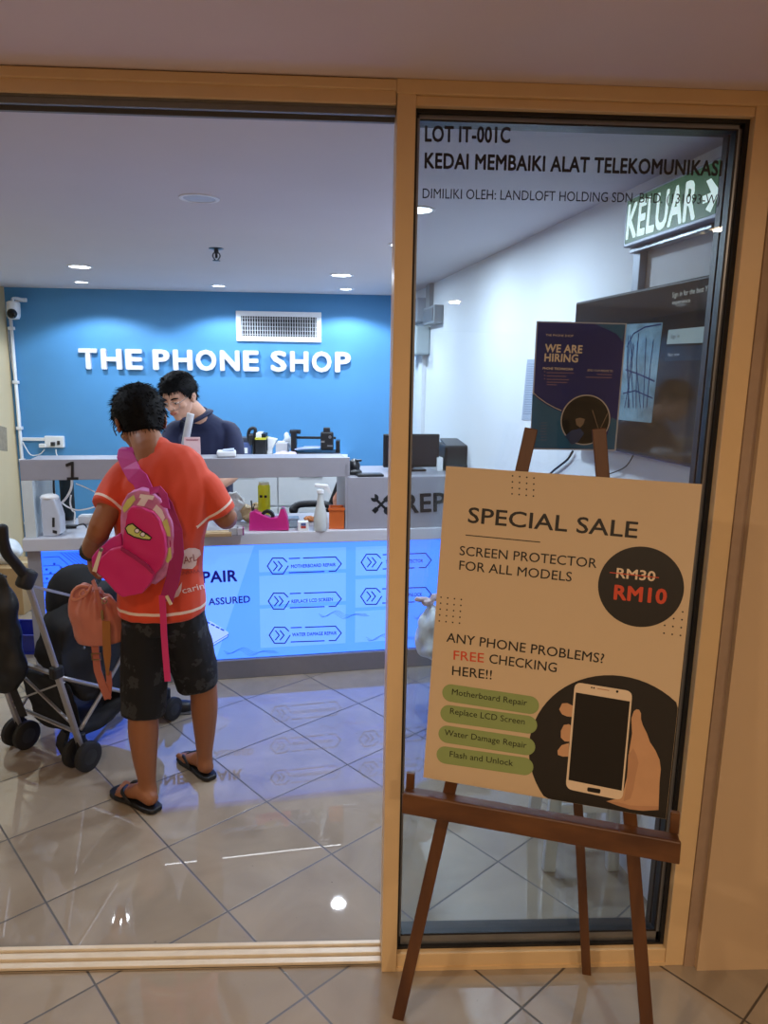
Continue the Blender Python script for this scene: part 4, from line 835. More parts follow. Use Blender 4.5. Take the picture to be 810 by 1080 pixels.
for yy in (392, 396, 399.5): c_ = PHf.off(L0+0.0018).at(574.5, yy); mb.prism(disc_pts(c_, Vector((1, 0, 0)), VZ, 0.0016, 8), (0, -1, 0), 0.0004)
for i in range(7): px_line(mb, PHf, [(570, 446+i*3), (576.5, 446+i*3)], 0.0008, lift=L0+0.0018)
mb.build('small_print', M_sm, t, fix=False)
# ================================================================== easel and sale poster
FT = Vector((0.127, 1.532, 0)); ps, lm, rh = 0.28046528, 0.10793235, -0.02434283
EXx = Vector((math.cos(ps), -math.sin(ps), 0)); n0 = Vector((math.sin(ps), math.cos(ps), 0)); EUp = math.cos(lm)*VZ+math.sin(lm)*n0; EN = EXx.cross(EUp); EN = -EN if EN.y > 0 else EN
def e(u, v, w=0.0): return FT+EXx*u+EUp*v+EN*w
M_wd = wood('dark stained beech', '4A2A15', '67401F', 26, 0.4)
t = thing('display_easel', 'dark wooden tripod easel holding the sale board before the glass', 'easel', (0.43, 1.55, 0))
mb = MB(); mb.beam(e(0.0, -0.003), e(0.246, 1.505), 0.030, 0.016, side=EXx, bev=0.002); mb.build('leg', M_wd, t)
mb = MB(); mb.beam(e(0.611, -0.003), e(0.394, 1.51), 0.030, 0.016, side=EXx, bev=0.002); mb.build('leg', M_wd, t)
hub = e(0.32, 1.40, -0.022)
rf = onZ(617, 1022); mb = MB(); mb.beam(Vector((rf.x, min(rf.y, YF-0.045), -0.001)), hub, 0.024, 0.014, side=EXx, bev=0.002); mb.build('rear_leg', M_wd, t)
M_wr = wood('dark stained beech rail', '4A2A15', '67401F', 26, 0.4, (0.06, 1, 1))
mb = MB(); mb.obox(e(0.31, 0.603, 0.030), EXx*math.cos(-rh*0.6)+EUp*math.sin(rh), EN, EUp, 0.63, 0.045, 0.016, 0.002); mb.obox(e(0.31, 0.590, 0.051), EXx*math.cos(-rh*0.6)+EUp*math.sin(rh), EN, EUp, 0.63, 0.012, 0.052, 0.003); mb.build('ledge', M_wr, t)
mb = MB(); mb.beam(e(0.235, 1.38, -0.012), e(0.405, 1.38, -0.012), 0.03, 0.014, side=EUp, bev=0.002); mb.build('crossbar', M_wr, t)
for u in (0.006, 0.615): mb = MB(); mb.obox(e(u, 0.632, 0.014), EXx, EN, EUp, 0.02, 0.012, 0.05, 0.002); mb.build('back_stop', M_wr, t)

# board
PXx = math.cos(rh)*EXx+math.sin(rh)*EUp; PUp = -math.sin(rh)*EXx+math.cos(rh)*EUp
BL = FT-EN*0.0+EXx*0.03820824+EUp*0.65202401
fr = -0.02     # fitted plane sits 2 cm behind the leg axis normal direction used in the fit
BLw = Vector((0.17765353, 1.56981065, 0.65038431)); EBo = BLw
# bring the board in front of the legs, keeping its place in the view
k_off = 0.012
PE = Plane(BLw, EN)
d0 = (FT-BLw).dot(EN)
target = 0.0125                       # front of the legs is 8 mm ahead of their axis
shift = d0+target                     # move along EN
PE2 = PE.off(shift)
def toE(p): d = p-CP; return CP+d*((PE2.o-CP).dot(EN)/d.dot(EN))
W_, H_ = 0.55806472, 0.75869478
cor = [toE(BLw), toE(BLw+PXx*W_), toE(BLw+PXx*W_+PUp*H_), toE(BLw+PUp*H_)]
bx = (cor[1]-cor[0]); BW = bx.length; bx.normalize(); by = (cor[3]-cor[0]); BH = by.length; by.normalize(); by = (by-bx*by.dot(bx)).normalized()
B0 = cor[0]
def bp(u, v, l=0.0): return B0+bx*u+by*v+EN*l
t = thing('sale_board', 'beige SPECIAL SALE board propped on the wooden easel', 'signboard', B0)
mb = MB(); mb.prism([bp(0, 0), bp(BW, 0), bp(BW, BH), bp(0, BH)], EN, 0.004); mb.build('board', mat('beige printed board', 'CFB795', 0.42, var=0.02, scale=3), t)
PZ = Plane(B0, EN)
def uv(px, py): q = PZ.at(px, py)-B0; return q.dot(bx), q.dot(by)
def clipb(pts): return [(min(max(u, 0.0005), BW-0.0005), min(max(v, 0.0005), BH-0.0005)) for u, v in pts]
def bpoly(mb, pts, lift, th=0.0003): mb.prism([bp(u, v, lift) for u, v in clipb(pts)], EN, th)
M_pk = mat('near black print', '1E1A16', 0.42, var=0.05); M_gr = mat('sage green print', '8C9E60', 0.42, var=0.04); M_rd = mat('orange red print', 'D0492A', 0.45, var=0.04); M_sk = mat('printed skin tone', 'C99A72', 0.45, var=0.12, scale=20); M_sk2 = mat('printed shaded skin tone', 'B98A66', 0.45, var=0.12, scale=20); M_cr = mat('printed cream', 'E3CDB0', 0.45)
def circ(u, v, r, n=64): return [(u+r*math.cos(2*math.pi*i/n), v+r*math.sin(2*math.pi*i/n)) for i in range(n)]
u1, v1 = uv(647, 798); ul, _ = uv(558, 784); rc = (u1-ul)
mb = MB(); bpoly(mb, circ(u1, v1, rc*1.0), 0.0004); mb.build('phone_backdrop', M_pk, t)
u2, v2 = uv(675.5, 619); ur, _ = uv(721.5, 621); mb = MB(); bpoly(mb, circ(u2, v2, ur-u2), 0.0004); mb.build('price_badge', M_pk, t)
for (xa, ya, xb, yb) in ((466.5, 729.5, 568.5, 745), (464.5, 751.5, 566.5, 765.5), (462.5, 773, 564.5, 788.5), (460.5, 795, 562.5, 809.5)):
    mb = MB(); a_ = uv(xa, ya); b_ = uv(xb, yb); d_ = Vector((b_[0]-a_[0], b_[1]-a_[1])); n_ = Vector((-d_.y, d_.x)).normalized(); L_ = d_.length; d_.normalize(); r_ = 0.0215
    pts = [(a_[0]+d_.x*r_+r_*(math.cos(R(k))*n_.x-math.sin(R(k))*d_.x), a_[1]+d_.y*r_+r_*(math.cos(R(k))*n_.y-math.sin(R(k))*d_.y)) for k in range(0, 181, 15)]
    pts += [(b_[0]-d_.x*r_-r_*(math.cos(R(k))*n_.x-math.sin(R(k))*d_.x), b_[1]-d_.y*r_-r_*(math.cos(R(k))*n_.y-math.sin(R(k))*d_.y)) for k in range(0, 181, 15)]
    bpoly(mb, pts, 0.0008); mb.build('green_pill', M_gr, t)
def btext(mb, s, pa, pb, cap, bold=0.0, lift=0.0): px_text(mb, PZ, s, pa, pb, cap, bold=bold, lift=lift, t=0.0003)
def z4(x, y): return (430+x/2.531, 460+y/2.531)
def z5(x, y): return (430+x/2.531, 660+y/2.531)
def bline(name, m_, *a, **k): mb = MB(); btext(mb, *a, **k); mb.build(name, m_, t, fix=False)
bline('headline', M_pk, 'SPECIAL SALE', z4(160, 230), z4(612, 272), 16.5, 0.012)
mb = MB(); px_line(mb, PZ, [z4(155, 264), z4(353, 283)], 0.0022, t=0.0003); mb.build('headline_rule', M_pk, t)
bline('offer_line', M_pk, 'SCREEN PROTECTOR', z4(138, 317), z4(504, 352), 9.8, 0.004); bline('offer_line', M_pk, 'FOR ALL MODELS', z4(137, 356), z4(437, 388), 9.8, 0.004)
bline('question_line', M_pk, 'ANY PHONE PROBLEMS?', z5(103, 42), z5(523, 100), 9.8, 0.006); bline('question_line', M_pk, 'CHECKING', z5(217, 99), z5(397, 124), 9.8, 0.006); bline('question_line', M_pk, 'HERE!!', z5(118, 131), z5(224, 143), 9.8, 0.006)
bline('free_word', M_rd, 'FREE', z5(122, 90), z5(203, 98), 9.8, 0.006); bline('new_price', M_rd, 'RM10', z4(549, 434), z4(690, 447), 15.5, 0.035, lift=0.001); mb = MB(); px_line(mb, PZ, [z4(540, 364), z4(670, 378)], 0.002, lift=0.0016, t=0.0003); mb.build('strike_line', M_rd, t, fix=False)
mb = MB(); btext(mb, 'RM30', z4(556, 377), z4(660, 387), 10.5, 0.02, lift=0.001); mb.build('old_price', M_cr, t, fix=False)
M_dg = mat('dark green print', '2A2C16', 0.45)
for a_ in (('Motherboard Repair', z5(118, 183), z5(318, 213)), ('Replace LCD Screen', z5(113, 234), z5(312, 263)), ('Water Damage Repair', z5(98, 291), z5(317, 326)), ('Flash and Unlock', z5(112, 349), z5(281, 374))): bline('service_line', M_dg, *a_, 6.3, lift=0.0012)
mb = MB()
def dots(x0, y0, dx, dy, sx, sy, nx, ny, skip=None):
    for i in range(nx):
        for j in range(ny):
            if skip and skip(i, j): continue
            u, v = uv(*z4(x0+dx*i+sx*j, y0+dy*i+sy*j)); bpoly(mb, circ(u, v, 0.0019, 10), 0.0004)
dots(280, 106, 19, 2, -0.5, 16, 4, 4); dots(89, 430, 18, 2, -1.2, 15.8, 4, 5); dots(690, 463, 22, 3, -2, 21, 3, 4, lambda i, j: i < 2-j)
mb.build('dot_pattern', M_pk, t)
def r8(x, y): return (540+x/4.5, 700+y/4.5)
def upoly(mb, pts, lift): bpoly(mb, [uv(*r8(*p_)) for p_ in pts], lift)
mb = MB(); upoly(mb, [(578, 225), (590, 216), (603, 218), (612, 235), (612, 262), (620, 290), (640, 330), (655, 372), (680, 410), (700, 455), (706, 500), (700, 560), (695, 693), (620, 697), (560, 690), (500, 672), (448, 652), (500, 640), (530, 600), (545, 540), (555, 420), (570, 330), (566, 260)], 0.0010)
upoly(mb, [(238, 188), (262, 186), (290, 200), (290, 252), (262, 250), (238, 240), (224, 216)], 0.0010); upoly(mb, [(246, 290), (270, 286), (290, 300), (285, 370), (250, 368), (232, 350), (232, 318)], 0.0010); upoly(mb, [(235, 386), (270, 376), (270, 440), (240, 440), (218, 432), (216, 412)], 0.0010); mb.build('printed_hand', M_sk, t)
mb = MB(); upoly(mb, [(552, 430), (575, 400), (590, 430), (600, 470), (585, 540), (575, 600), (560, 640), (530, 652), (545, 560)], 0.0013); upoly(mb, [(448, 652), (500, 655), (560, 672), (695, 676), (695, 693), (620, 697), (560, 690), (500, 672)], 0.0013); mb.build('printed_palm_fold', M_sk2, t)
def rpoly(pts, r):
    out = []; n = len(pts)
    for i in range(n):
        a_, b_, c_ = Vector(pts[i-1]), Vector(pts[i]), Vector(pts[(i+1) % n]); p0 = b_+(a_-b_).normalized()*r; p1 = b_+(c_-b_).normalized()*r
        for k in range(6): q = k/5; out.append(tuple(p0*(1-q)**2+b_*2*q*(1-q)+p1*q*q))
    return out
mb = MB(); upoly(mb, rpoly([(298, 86), (572, 130), (524, 648), (254, 592)], 34), 0.0016); mb.build('printed_phone', M_cr, t)
mb = MB(); upoly(mb, [(303, 135), (559, 178), (520, 601), (268, 550)], 0.0019); upoly(mb, rpoly([(358, 584), (421, 594), (418, 615), (356, 604)], 8), 0.0019); upoly(mb, circ(499, 131, 6, 12), 0.0019); upoly(mb, circ(378, 112, 4, 10), 0.0019); upoly(mb, circ(389, 114, 4, 10), 0.0019); mb.build('printed_screen', mat('printed black screen', '120F0D', 0.35), t)
mb = MB(); upoly(mb, [(405, 115), (461, 124), (461, 128), (405, 119)], 0.0019); mb.build('printed_earpiece', M_sk2, t)
# ================================================================== white stool and tied bag behind the board
st = onZ(580, 915); st2 = onZ(655, 925)
t = thing('plastic_stool', 'white plastic stool behind the glass, only its legs showing under the easel', 'stool', ((st.x+st2.x)/2, st.y+0.11, 0))
cxs, cys = (st.x+st2.x)/2-0.012, st.y+0.10
mb = MB(); mb.box(cxs-0.12, cxs+0.10, cys-0.11, cys+0.10, 0.43, 0.455, 0.01); mb.build('seat', M_pl, t)
for sx in (-1, 1):
    for sy in (-1, 1):
        mb = MB(); mb.beam((cxs+sx*0.108, cys+sy*0.11, 0), (cxs+sx*0.09, cys+sy*0.09, 0.43), 0.04, 0.03, side=(1, 0, 0), bev=0.004); mb.build('leg', mat('off white plastic', 'C9CCCB', 0.4), t)
mb = MB(); mb.box(cxs-0.1, cxs+0.1, cys-0.1, cys-0.085, 0.2, 0.23, 0.003); mb.box(cxs-0.1, cxs+0.1, cys+0.085, cys+0.1, 0.2, 0.23, 0.003); mb.build('stretcher', M_pl, t)
b = Vector((0.515, 3.10, 0)); PBg = Plane(b, (0, -1, 0)); q0 = PBg.at(438, 660)
t = thing('folding_stool', 'small grey folding stool in front of the counter under the tied bag', 'stool', b)
zs = PBg.at(450, 637).z-0.275
mb = MB(); mb.box(b.x-0.12, b.x+0.14, b.y-0.13, b.y+0.13, zs-0.02, zs, 0.004); mb.build('seat', M_cgrey, t)
for sx in (-1, 1):
    for sg in (-1, 1): mb = MB(); mb.beam((b.x+0.01+sx*0.11, b.y-sg*0.11, 0.0), (b.x+0.01+sx*0.11, b.y+sg*0.11, zs-0.02), 0.015, 0.02, side=(1, 0, 0)); mb.build('leg', M_alu, t)
t = thing('tied_plastic_bag', 'knotted white plastic bag standing before the counter at the board\'s left edge', 'plastic bag', (b.x, b.y, zs))
xl = q0.x; zt = PBg.at(450, 637).z
mb = MB(); cz = zs+0.135; mb.ell((xl+0.115, b.y, cz), (0.115, 0.09, 0.133)); mb.ell((xl+0.13, b.y, cz-0.06), (0.12, 0.10, 0.075)); mb.loft([((xl+0.10, b.y, cz+0.05), 0.085, 0.07), ((xl+0.075, b.y, zt-0.03), 0.045, 0.035), ((xl+0.065, b.y, zt), 0.018, 0.016)]); mb.build('bag', M_bagw, t, remesh=0.007, sm=3, disp=0.022, dscale=16, smooth=True)
mb = MB(); mb.ell((xl+0.055, b.y, zt+0.01), (0.03, 0.022, 0.02)); mb.ell((xl+0.02, b.y, zt+0.022), (0.03, 0.012, 0.012)); mb.ell((xl+0.085, b.y, zt+0.03), (0.02, 0.012, 0.022)); mb.build('knot', mat('pinkish white bag knot', 'C9B4BE', 0.4), t, remesh=0.004, sm=2, disp=0.008, dscale=60, smooth=True)
# ================================================================== clutter on the floor at far left
b = onZ(24, 691); M_bin = mat('royal blue plastic tub', '1E2A8C', 0.4)
t = thing('blue_tub', 'royal blue plastic tub on the floor at the far left', 'tub', (b.x, b.y, 0))
mb = MB(); x0_, x1_, y0_, y1_ = b.x-0.12, b.x+0.10, b.y+0.0, b.y+0.25
mb.box(x0_+.01, x1_-.01, y0_+.01, y1_-.01, 0, 0.006); 
for q in (((x0_, y0_), (x1_, y0_), (0, -1)), ((x0_, y1_), (x1_, y1_), (0, -1)), ((x0_, y0_), (x0_, y1_), (-1, 0)), ((x1_, y0_), (x1_, y1_), (-1, 0))):
    (xa, ya), (xb, yb), n_ = q; cxm, cym = (x0_+x1_)/2, (y0_+y1_)/2; f_ = lambda x, y: (cxm+(x-cxm)*0.86, cym+(y-cym)*0.86)
    mb.prism([(*f_(xa, ya), 0), (*f_(xb, yb), 0), (xb, yb, 0.12), (xa, ya, 0.12)], (n_[0], n_[1], 0.1), 0.004)
mb.build('body', M_bin, t)
mb = MB(); 
for (xa, xb, ya, yb) in ((x0_-.01, x1_+.01, y0_-.01, y0_+.004), (x0_-.01, x1_+.01, y1_-.004, y1_+.01), (x0_-.01, x0_+.004, y0_, y1_), (x1_-.004, x1_+.01, y0_, y1_)): mb.box(xa, xb, ya, yb, 0.112, 0.124, 0.003)
mb.build('rim', M_bin, t)
b = Vector((-2.33, 4.75, 0)); t = thing('cardboard_box', 'brown cardboard box against the left wall behind the stroller', 'box', b)
MB().box(b.x-0.16, b.x+0.16, b.y-0.15, b.y+0.15, 0, 0.32, 0.004).build('carton', mat('brown cardboard', 'A88B63'), t); mb = MB(); mb.box(b.x-0.161, b.x+0.161, b.y-0.03, b.y+0.03, 0.3, 0.322); mb.build('packing_tape', mat('parcel tape', 'C9B48C'), t)
crumple('white_bag_pile', (b.x-0.01, b.y, 0.322+0.075), (0.12, 0.1, 0.08), M_bagw, 'crumpled white bag on top of the brown cardboard box', 'plastic bag', 9, d=0.02, ds=14)
# ================================================================== people
M_skin = mat('tan skin', '8F5B3A', 0.55, var=0.06, scale=30); M_skin2 = mat('light skin', 'D3A288', 0.5, var=0.05, scale=30)
M_hair = mat('black hair', '0B0A0B', 0.7, var=0.3, scale=120, spec=0.15)
def rotm(yaw, pitch, roll=0.0):   # local +y = face direction, z up; yaw: turn about Z (0 = facing +Y), pitch negative looks down
    return Matrix.Rotation(yaw, 3, 'Z') @ Matrix.Rotation(pitch, 3, 'X') @ Matrix.Rotation(roll, 3, 'Y')
def head(mb, c, M, s=1.0):
    c = Vector(c); P = lambda x, y, z: c+M @ (Vector((x, y, z))*s)
    mb.ell(P(0, -0.008, 0.03), (0.074*s, 0.092*s, 0.088*s), M); mb.ell(P(0, 0.022, -0.02), (0.064*s, 0.066*s, 0.075*s), M)
    mb.ell(P(0, 0.030, -0.062), (0.050*s, 0.052*s, 0.038*s), M); mb.ell(P(0, 0.066, -0.083), (0.022*s, 0.018*s, 0.017*s), M)
    mb.ell(P(0, 0.068, 0.032), (0.052*s, 0.018*s, 0.014*s), M)                     # brow
    for k in (-1, 1): mb.ell(P(k*0.042, 0.055, -0.018), (0.022*s, 0.022*s, 0.020*s), M)   # cheeks
    mb.loft([(P(0, 0.082, 0.022), 0.008*s, 0.008*s), (P(0, 0.094, 0.0), 0.010*s, 0.010*s), (P(0, 0.106, -0.018), 0.015*s, 0.011*s)], side=M @ Vector((1, 0, 0)), seg=12)
    for k in (-1, 1): mb.ell(P(k*0.012, 0.094, -0.021), (0.009*s, 0.011*s, 0.008*s), M)
    mb.ell(P(0, 0.085, -0.046), (0.024*s, 0.012*s, 0.011*s), M)
    for k in (-1, 1):
        Me = M @ Matrix.Rotation(k*0.35, 3, 'Z'); mb.ell(P(k*0.077, -0.008, 0.002), (0.008*s, 0.020*s, 0.032*s), Me); mb.ell(P(k*0.076, 0.002, -0.020), (0.008*s, 0.010*s, 0.013*s), Me)
def face(c, M, s, parent, skinlip='A8604F'):
    c = Vector(c); P = lambda x, y, z: c+M @ (Vector((x, y, z))*s)
    mb = MB()
    for k in (-1, 1): mb.ell(P(k*0.031, 0.076, 0.007), (0.014*s, 0.012*s, 0.007*s), M, seg=14)
    ey = mb.build('eyes', mat('eye white', 'D8D2CC', 0.2), parent, smooth=True)
    mb = MB()
    for k in (-1, 1): mb.ell(P(k*0.031, 0.0865, 0.004), (0.006*s, 0.003*s, 0.005*s), M, seg=12)
    mb.build('irises', mat('dark iris', '1B110C', 0.1), ey, smooth=True)
    mb = MB()
    for k in (-1, 1): mb.ell(P(k*0.031, 0.078, 0.0115), (0.0165*s, 0.0125*s, 0.0055*s), M, seg=14)
    mb.build('eyelids', M_skin2, parent, smooth=True)
    mb = MB()
    for k in (-1, 1): mb.loft([(P(k*0.015, 0.090, 0.026), 0.003*s), (P(k*0.032, 0.089, 0.031), 0.0042*s), (P(k*0.05, 0.078, 0.028), 0.0022*s)], seg=8)
    mb.build('eyebrows', M_hair, parent, smooth=True)
    mb = MB(); mb.loft([(P(-0.022, 0.091, -0.046), 0.002*s), (P(-0.006, 0.0985, -0.043), 0.004*s), (P(0.006, 0.0985, -0.043), 0.004*s), (P(0.022, 0.091, -0.046), 0.002*s)], seg=8, side=(0, 0, 1))
    mb.loft([(P(-0.02, 0.091, -0.049), 0.002*s), (P(0, 0.098, -0.053), 0.005*s), (P(0.02, 0.091, -0.049), 0.002*s)], seg=8, side=(0, 0, 1)); mb.build('lips', mat('lips', skinlip, 0.4), parent, smooth=True)
def hair(c, M, s, parent, low_back=-0.075, front=0.05, tufts=900, seed=1, side=-0.02, part=0.0):
    c = Vector(c); bm = bmesh.new(); bmesh.ops.create_uvsphere(bm, u_segments=64, v_segments=40, radius=1)
    def limit(az):    # lowest z (head units, m) hair reaches, az 0 = front
        a = abs(az)
        if a < 0.75: return front+0.004*math.sin(az*9)
        if a < 1.25: t_ = (a-0.75)/0.5; return front*(1-t_)+side*t_
        if a < 1.75: return side-0.012*math.sin((a-1.25)/0.5*math.pi)
        t_ = min(1, (a-1.75)/0.7); return side*(1-t_)+low_back*t_
    dele = []
    for v in bm.verts:
        d = v.co.copy(); az = math.atan2(d.x, d.y); p = Vector((d.x*0.084, d.y*0.102-0.008, d.z*0.098+0.03))
        p = Vector((p.x, p.y, p.z)); p = p if True else p
        if d.z < 0: p.z = 0.03+d.z*0.098*(1+0.75*max(0, -d.y)**0.7); p.y += 0.012*max(0, -d.y)*(-d.z)
        if d.z < 0: p.x *= 1+0.25*d.z; p.y = p.y*(1+0.12*d.z)-0.008*(-d.z)
        lm_ = limit(az)
        k = 1+0.035*noise.noise(d*6+Vector((seed, 0, 0)))+0.02*noise.noise(d*22)
        p = Vector((p.x*k, p.y*k, (p.z-0.03)*k+0.03)); v.co = p
        if p.z < lm_-0.006: dele.append(v)
    bmesh.ops.delete(bm, geom=dele, context='VERTS')
    surf = [(v.co.copy(), v.co.normalized()) for v in bm.verts]
    bmesh.ops.solidify(bm, geom=bm.faces[:], thickness=0.014)
    random.seed(seed)
    for i in range(tufts):
        p, n = random.choice(surf); az = math.atan2(p.x, p.y)
        down = (Vector((p.x*1.5, 0, -1)) if p.z < 0.07 else Vector((p.x*6, p.y*3+0.1, -0.2))).normalized()
        dv = (down*0.9+n*0.38+Vector((random.uniform(-.3, .3), random.uniform(-.3, .3), random.uniform(-.2, .2)))).normalized()
        L_ = random.uniform(0.012, 0.026); w = 0.0024; sd = dv.cross(n).normalized(); q0 = p-n*0.004
        a = [bm.verts.new(q0+sd*w), bm.verts.new(q0-sd*w), bm.verts.new(q0+n*w*1.2)]; tp = bm.verts.new(p+dv*L_)
        for i_ in range(3): bm.faces.new((a[i_], a[(i_+1) % 3], tp))
    for v in bm.verts: v.co = c+M @ (v.co*s)
    mb = MB(); mb.bm.free(); mb.bm = bm
    return mb.build('hair', M_hair, parent, smooth=True, fix=False)
def hand(mb, w, d, n, s=1.0, curl=0.5, thumb=1, spread=0.06):
    """w wrist, d direction of the hand, n palm-side normal; fingers curl towards n"""
    w = Vector(w); d = Vector(d).normalized(); n = Vector(n); n = (n-d*n.dot(d)).normalized(); x = d.cross(n)*thumb
    mb.loft([(w, 0.024*s, 0.018*s), (w+d*0.03*s, 0.031*s, 0.015*s), (w+d*0.065*s, 0.038*s, 0.014*s), (w+d*0.085*s, 0.037*s, 0.012*s)], side=x, seg=16)
    for i, (ox, L_) in enumerate(((0.028, .070), (0.0095, .078), (-0.0095, .073), (-0.028, .058))):
        p = w+d*0.082*s+x*ox*s; dd = (d+x*ox*spread*20).normalized(); pts = [(p-d*0.01, 0.0088*s)]; a = curl*0.5
        for j, f in enumerate((.42, .32, .26)):
            v = dd*math.cos(a)+n*math.sin(a); p = p+v*L_*f*s; pts.append((p, (0.0084-0.0008*j)*s)); a += curl
        mb.loft(pts, side=x, seg=10, sub=3)
    p = w+d*0.022*s+x*0.024*s; v1 = (d*0.65+x*0.7+n*0.25).normalized(); v2 = (d*0.85+x*0.3+n*0.5).normalized(); v3 = (d*0.8-x*0.05+n*0.6).normalized()
    q = [p-v1*0.01]; q.append(p+v1*0.035*s); q.append(q[-1]+v2*0.028*s); q.append(q[-1]+v3*0.022*s)
    mb.loft([(q[0], 0.014*s), (q[1], 0.0115*s), (q[2], 0.0105*s), (q[3], 0.009*s)], side=x, seg=10, sub=3)
def band(mesh_obj, co, no, w, mi, near=None, rad=0.2):
    """assign material mi to the band of faces between two parallel planes"""
    bm = bmesh.new(); bm.from_mesh(mesh_obj.data); co = Vector(co); no = Vector(no).normalized()
    sel = lambda: [g for g in (bm.verts[:]+bm.edges[:]+bm.faces[:]) if near is None or ((g.co if isinstance(g, bmesh.types.BMVert) else (g.verts[0].co)) - Vector(near)).length < rad]
    for k in (-w/2, w/2): bmesh.ops.bisect_plane(bm, geom=sel(), plane_co=co+no*k, plane_no=no)
    for f in bm.faces:
        c = f.calc_center_median()
        if abs((c-co).dot(no)) < w/2 and (near is None or (c-Vector(near)).length < rad): f.material_index = mi
    bm.to_mesh(mesh_obj.data); bm.free()
def on_surface(mb, obj_, parent_world, view=CP, lift=0.0025):
    """lay the vertices of mb onto a mesh object, along lines from a point of view"""
    me = obj_.data; M = parent_world; vs = [M @ v.co for v in me.vertices]; bv = BVHTree.FromPolygons(vs, [list(p.vertices) for p in me.polygons])
    for v in mb.bm.verts:
        d = (v.co-view).normalized(); h = bv.ray_cast(view, d)
        if h[0] is not None: v.co = h[0]-d*lift
def densify(mb, n=2):
    bmesh.ops.triangulate(mb.bm, faces=mb.bm.faces[:]); bmesh.ops.subdivide_edges(mb.bm, edges=mb.bm.edges[:], cuts=n, use_grid_fill=True)
# ---- the customer
t = cust = thing('person', 'person in a red T-shirt and dark patterned shorts seen from behind at the counter', 'person', (-0.69, 2.53, 0))
HC = Vector((-0.768, 2.625, 1.425)); HM = rotm(R(26), R(-36), R(-4)); HS = 1.04
mb = MB(); head(mb, HC, HM, HS)
mb.loft([((-0.695, 2.50, 1.28), 0.062, 0.055), ((-0.712, 2.525, 1.345), 0.056, 0.054), ((-0.742, 2.575, 1.385), 0.054, 0.055), ((-0.752, 2.60, 1.42), 0.05, 0.055)])
mb.loft([((-0.69, 2.515, 0.78), 0.125, 0.10), ((-0.69, 2.505, 0.88), 0.125, 0.10), ((-0.68, 2.50, 1.0), 0.128, 0.10), ((-0.672, 2.505, 1.12), 0.148, 0.105), ((-0.668, 2.51, 1.22), 0.162, 0.095), ((-0.68, 2.515, 1.29), 0.11, 0.07)])
mb.loft([((-0.79, 2.51, 1.258), 0.050, 0.05), ((-0.82, 2.46, 1.18), 0.044, 0.046), ((-0.855, 2.40, 1.085), 0.038, 0.040), ((-0.878, 2.43, 1.045), 0.037, 0.038), ((-0.920, 2.49, 0.995), 0.034, 0.034), ((-0.948, 2.545, 0.957), 0.024, 0.026)])
mb.loft([((-0.55, 2.515, 1.225), 0.044, 0.044), ((-0.503, 2.522, 1.160), 0.042, 0.042), ((-0.459, 2.545, 1.092), 0.040, 0.041), ((-0.475, 2.62, 1.085), 0.038, 0.038), ((-0.53, 2.71, 1.09), 0.031, 0.032), ((-0.575, 2.77, 1.10), 0.023, 0.025)])
hand(mb, (-0.948, 2.545, 0.957), (-0.12, 0.38, -0.9), (0.75, 0.45, 0.1), 0.9, curl=0.95, thumb=1)
hand(mb, (-0.575, 2.77, 1.10), (-0.55, 0.8, 0.1), (0, 0.1, -1), 0.9, curl=0.5, thumb=-1)
mb.loft([((-0.750, 2.515, 0.80), 0.070, 0.08), ((-0.762, 2.505, 0.62), 0.070, 0.078), ((-0.772, 2.485, 0.45), 0.056, 0.060), ((-0.768, 2.475, 0.385), 0.053, 0.058), ((-0.766, 2.462, 0.30), 0.054, 0.060), ((-0.765, 2.46, 0.19), 0.043, 0.047), ((-0.762, 2.462, 0.10), 0.032, 0.036), ((-0.757, 2.455, 0.055), 0.033, 0.038)])
mb.loft([((-0.63, 2.53, 0.80), 0.070, 0.08), ((-0.61, 2.565, 0.62), 0.066, 0.076), ((-0.578, 2.60, 0.46), 0.055, 0.058), ((-0.572, 2.605, 0.40), 0.052, 0.057), ((-0.573, 2.615, 0.31), 0.051, 0.057), ((-0.58, 2.635, 0.19), 0.040, 0.044), ((-0.586, 2.65, 0.10), 0.031, 0.034), ((-0.585, 2.645, 0.055), 0.032, 0.037)])
def foot(mb, heel, toe):
    h = Vector(heel); q = Vector(toe); d = (q-h); L_ = d.length; d.normalize(); x = Vector((d.y, -d.x, 0))
    Z_ = lambda z: Vector((0, 0, z))
    mb.loft([(h+d*0.025+Z_(.045), 0.028, 0.026), (h+d*0.075+Z_(.058), 0.032, 0.034), (h+d*L_*0.5+Z_(.045), 0.038, 0.024), (h+d*L_*0.75+Z_(.031), 0.043, 0.014)], side=x)
    for k, (o_, l_, r_) in enumerate(((-0.030, .165, .012), (-0.012, .16, .0085), (0.003, .15, .008), (0.017, .135, .0078), (0.030, .118, .0075))):
        pass
    return h, d, x, L_
LF = foot(mb, (-0.722, 2.415, 0.0), (-0.905, 2.545, 0.0)); RF = foot(mb, (-0.562, 2.625, 0.0), (-0.705, 2.795, 0.0))
for (h_, d_, x_, L_), sg in ((LF, 1), (RF, -1)):
    for o_, e_, r_ in ((0.028, .975, .0125), (0.010, .96, .0088), (-0.006, .93, .0084), (-0.020, .885, .008), (-0.033, .83, .0078)):
        mb.loft([(h_+d_*L_*0.68+x_*o_*sg+VZ*0.028, r_*1.1), (h_+d_*L_*(e_-0.07)+x_*o_*sg*1.05+VZ*0.027, r_), (h_+d_*L_*(e_-0.02)+x_*o_*sg*1.05+VZ*0.024, r_*0.95)], side=x_, seg=10)
mb.build('body', M_skin, t, remesh=0.0046, sm=3, smooth=True)
face(HC, HM, HS, t)
hair(HC, HM, HS*1.06, t, low_back=-0.10, front=0.045, tufts=1500, seed=3, side=-0.035)
P_ = lambda x, y, z: HC+HM @ (Vector((x, y, z))*HS)
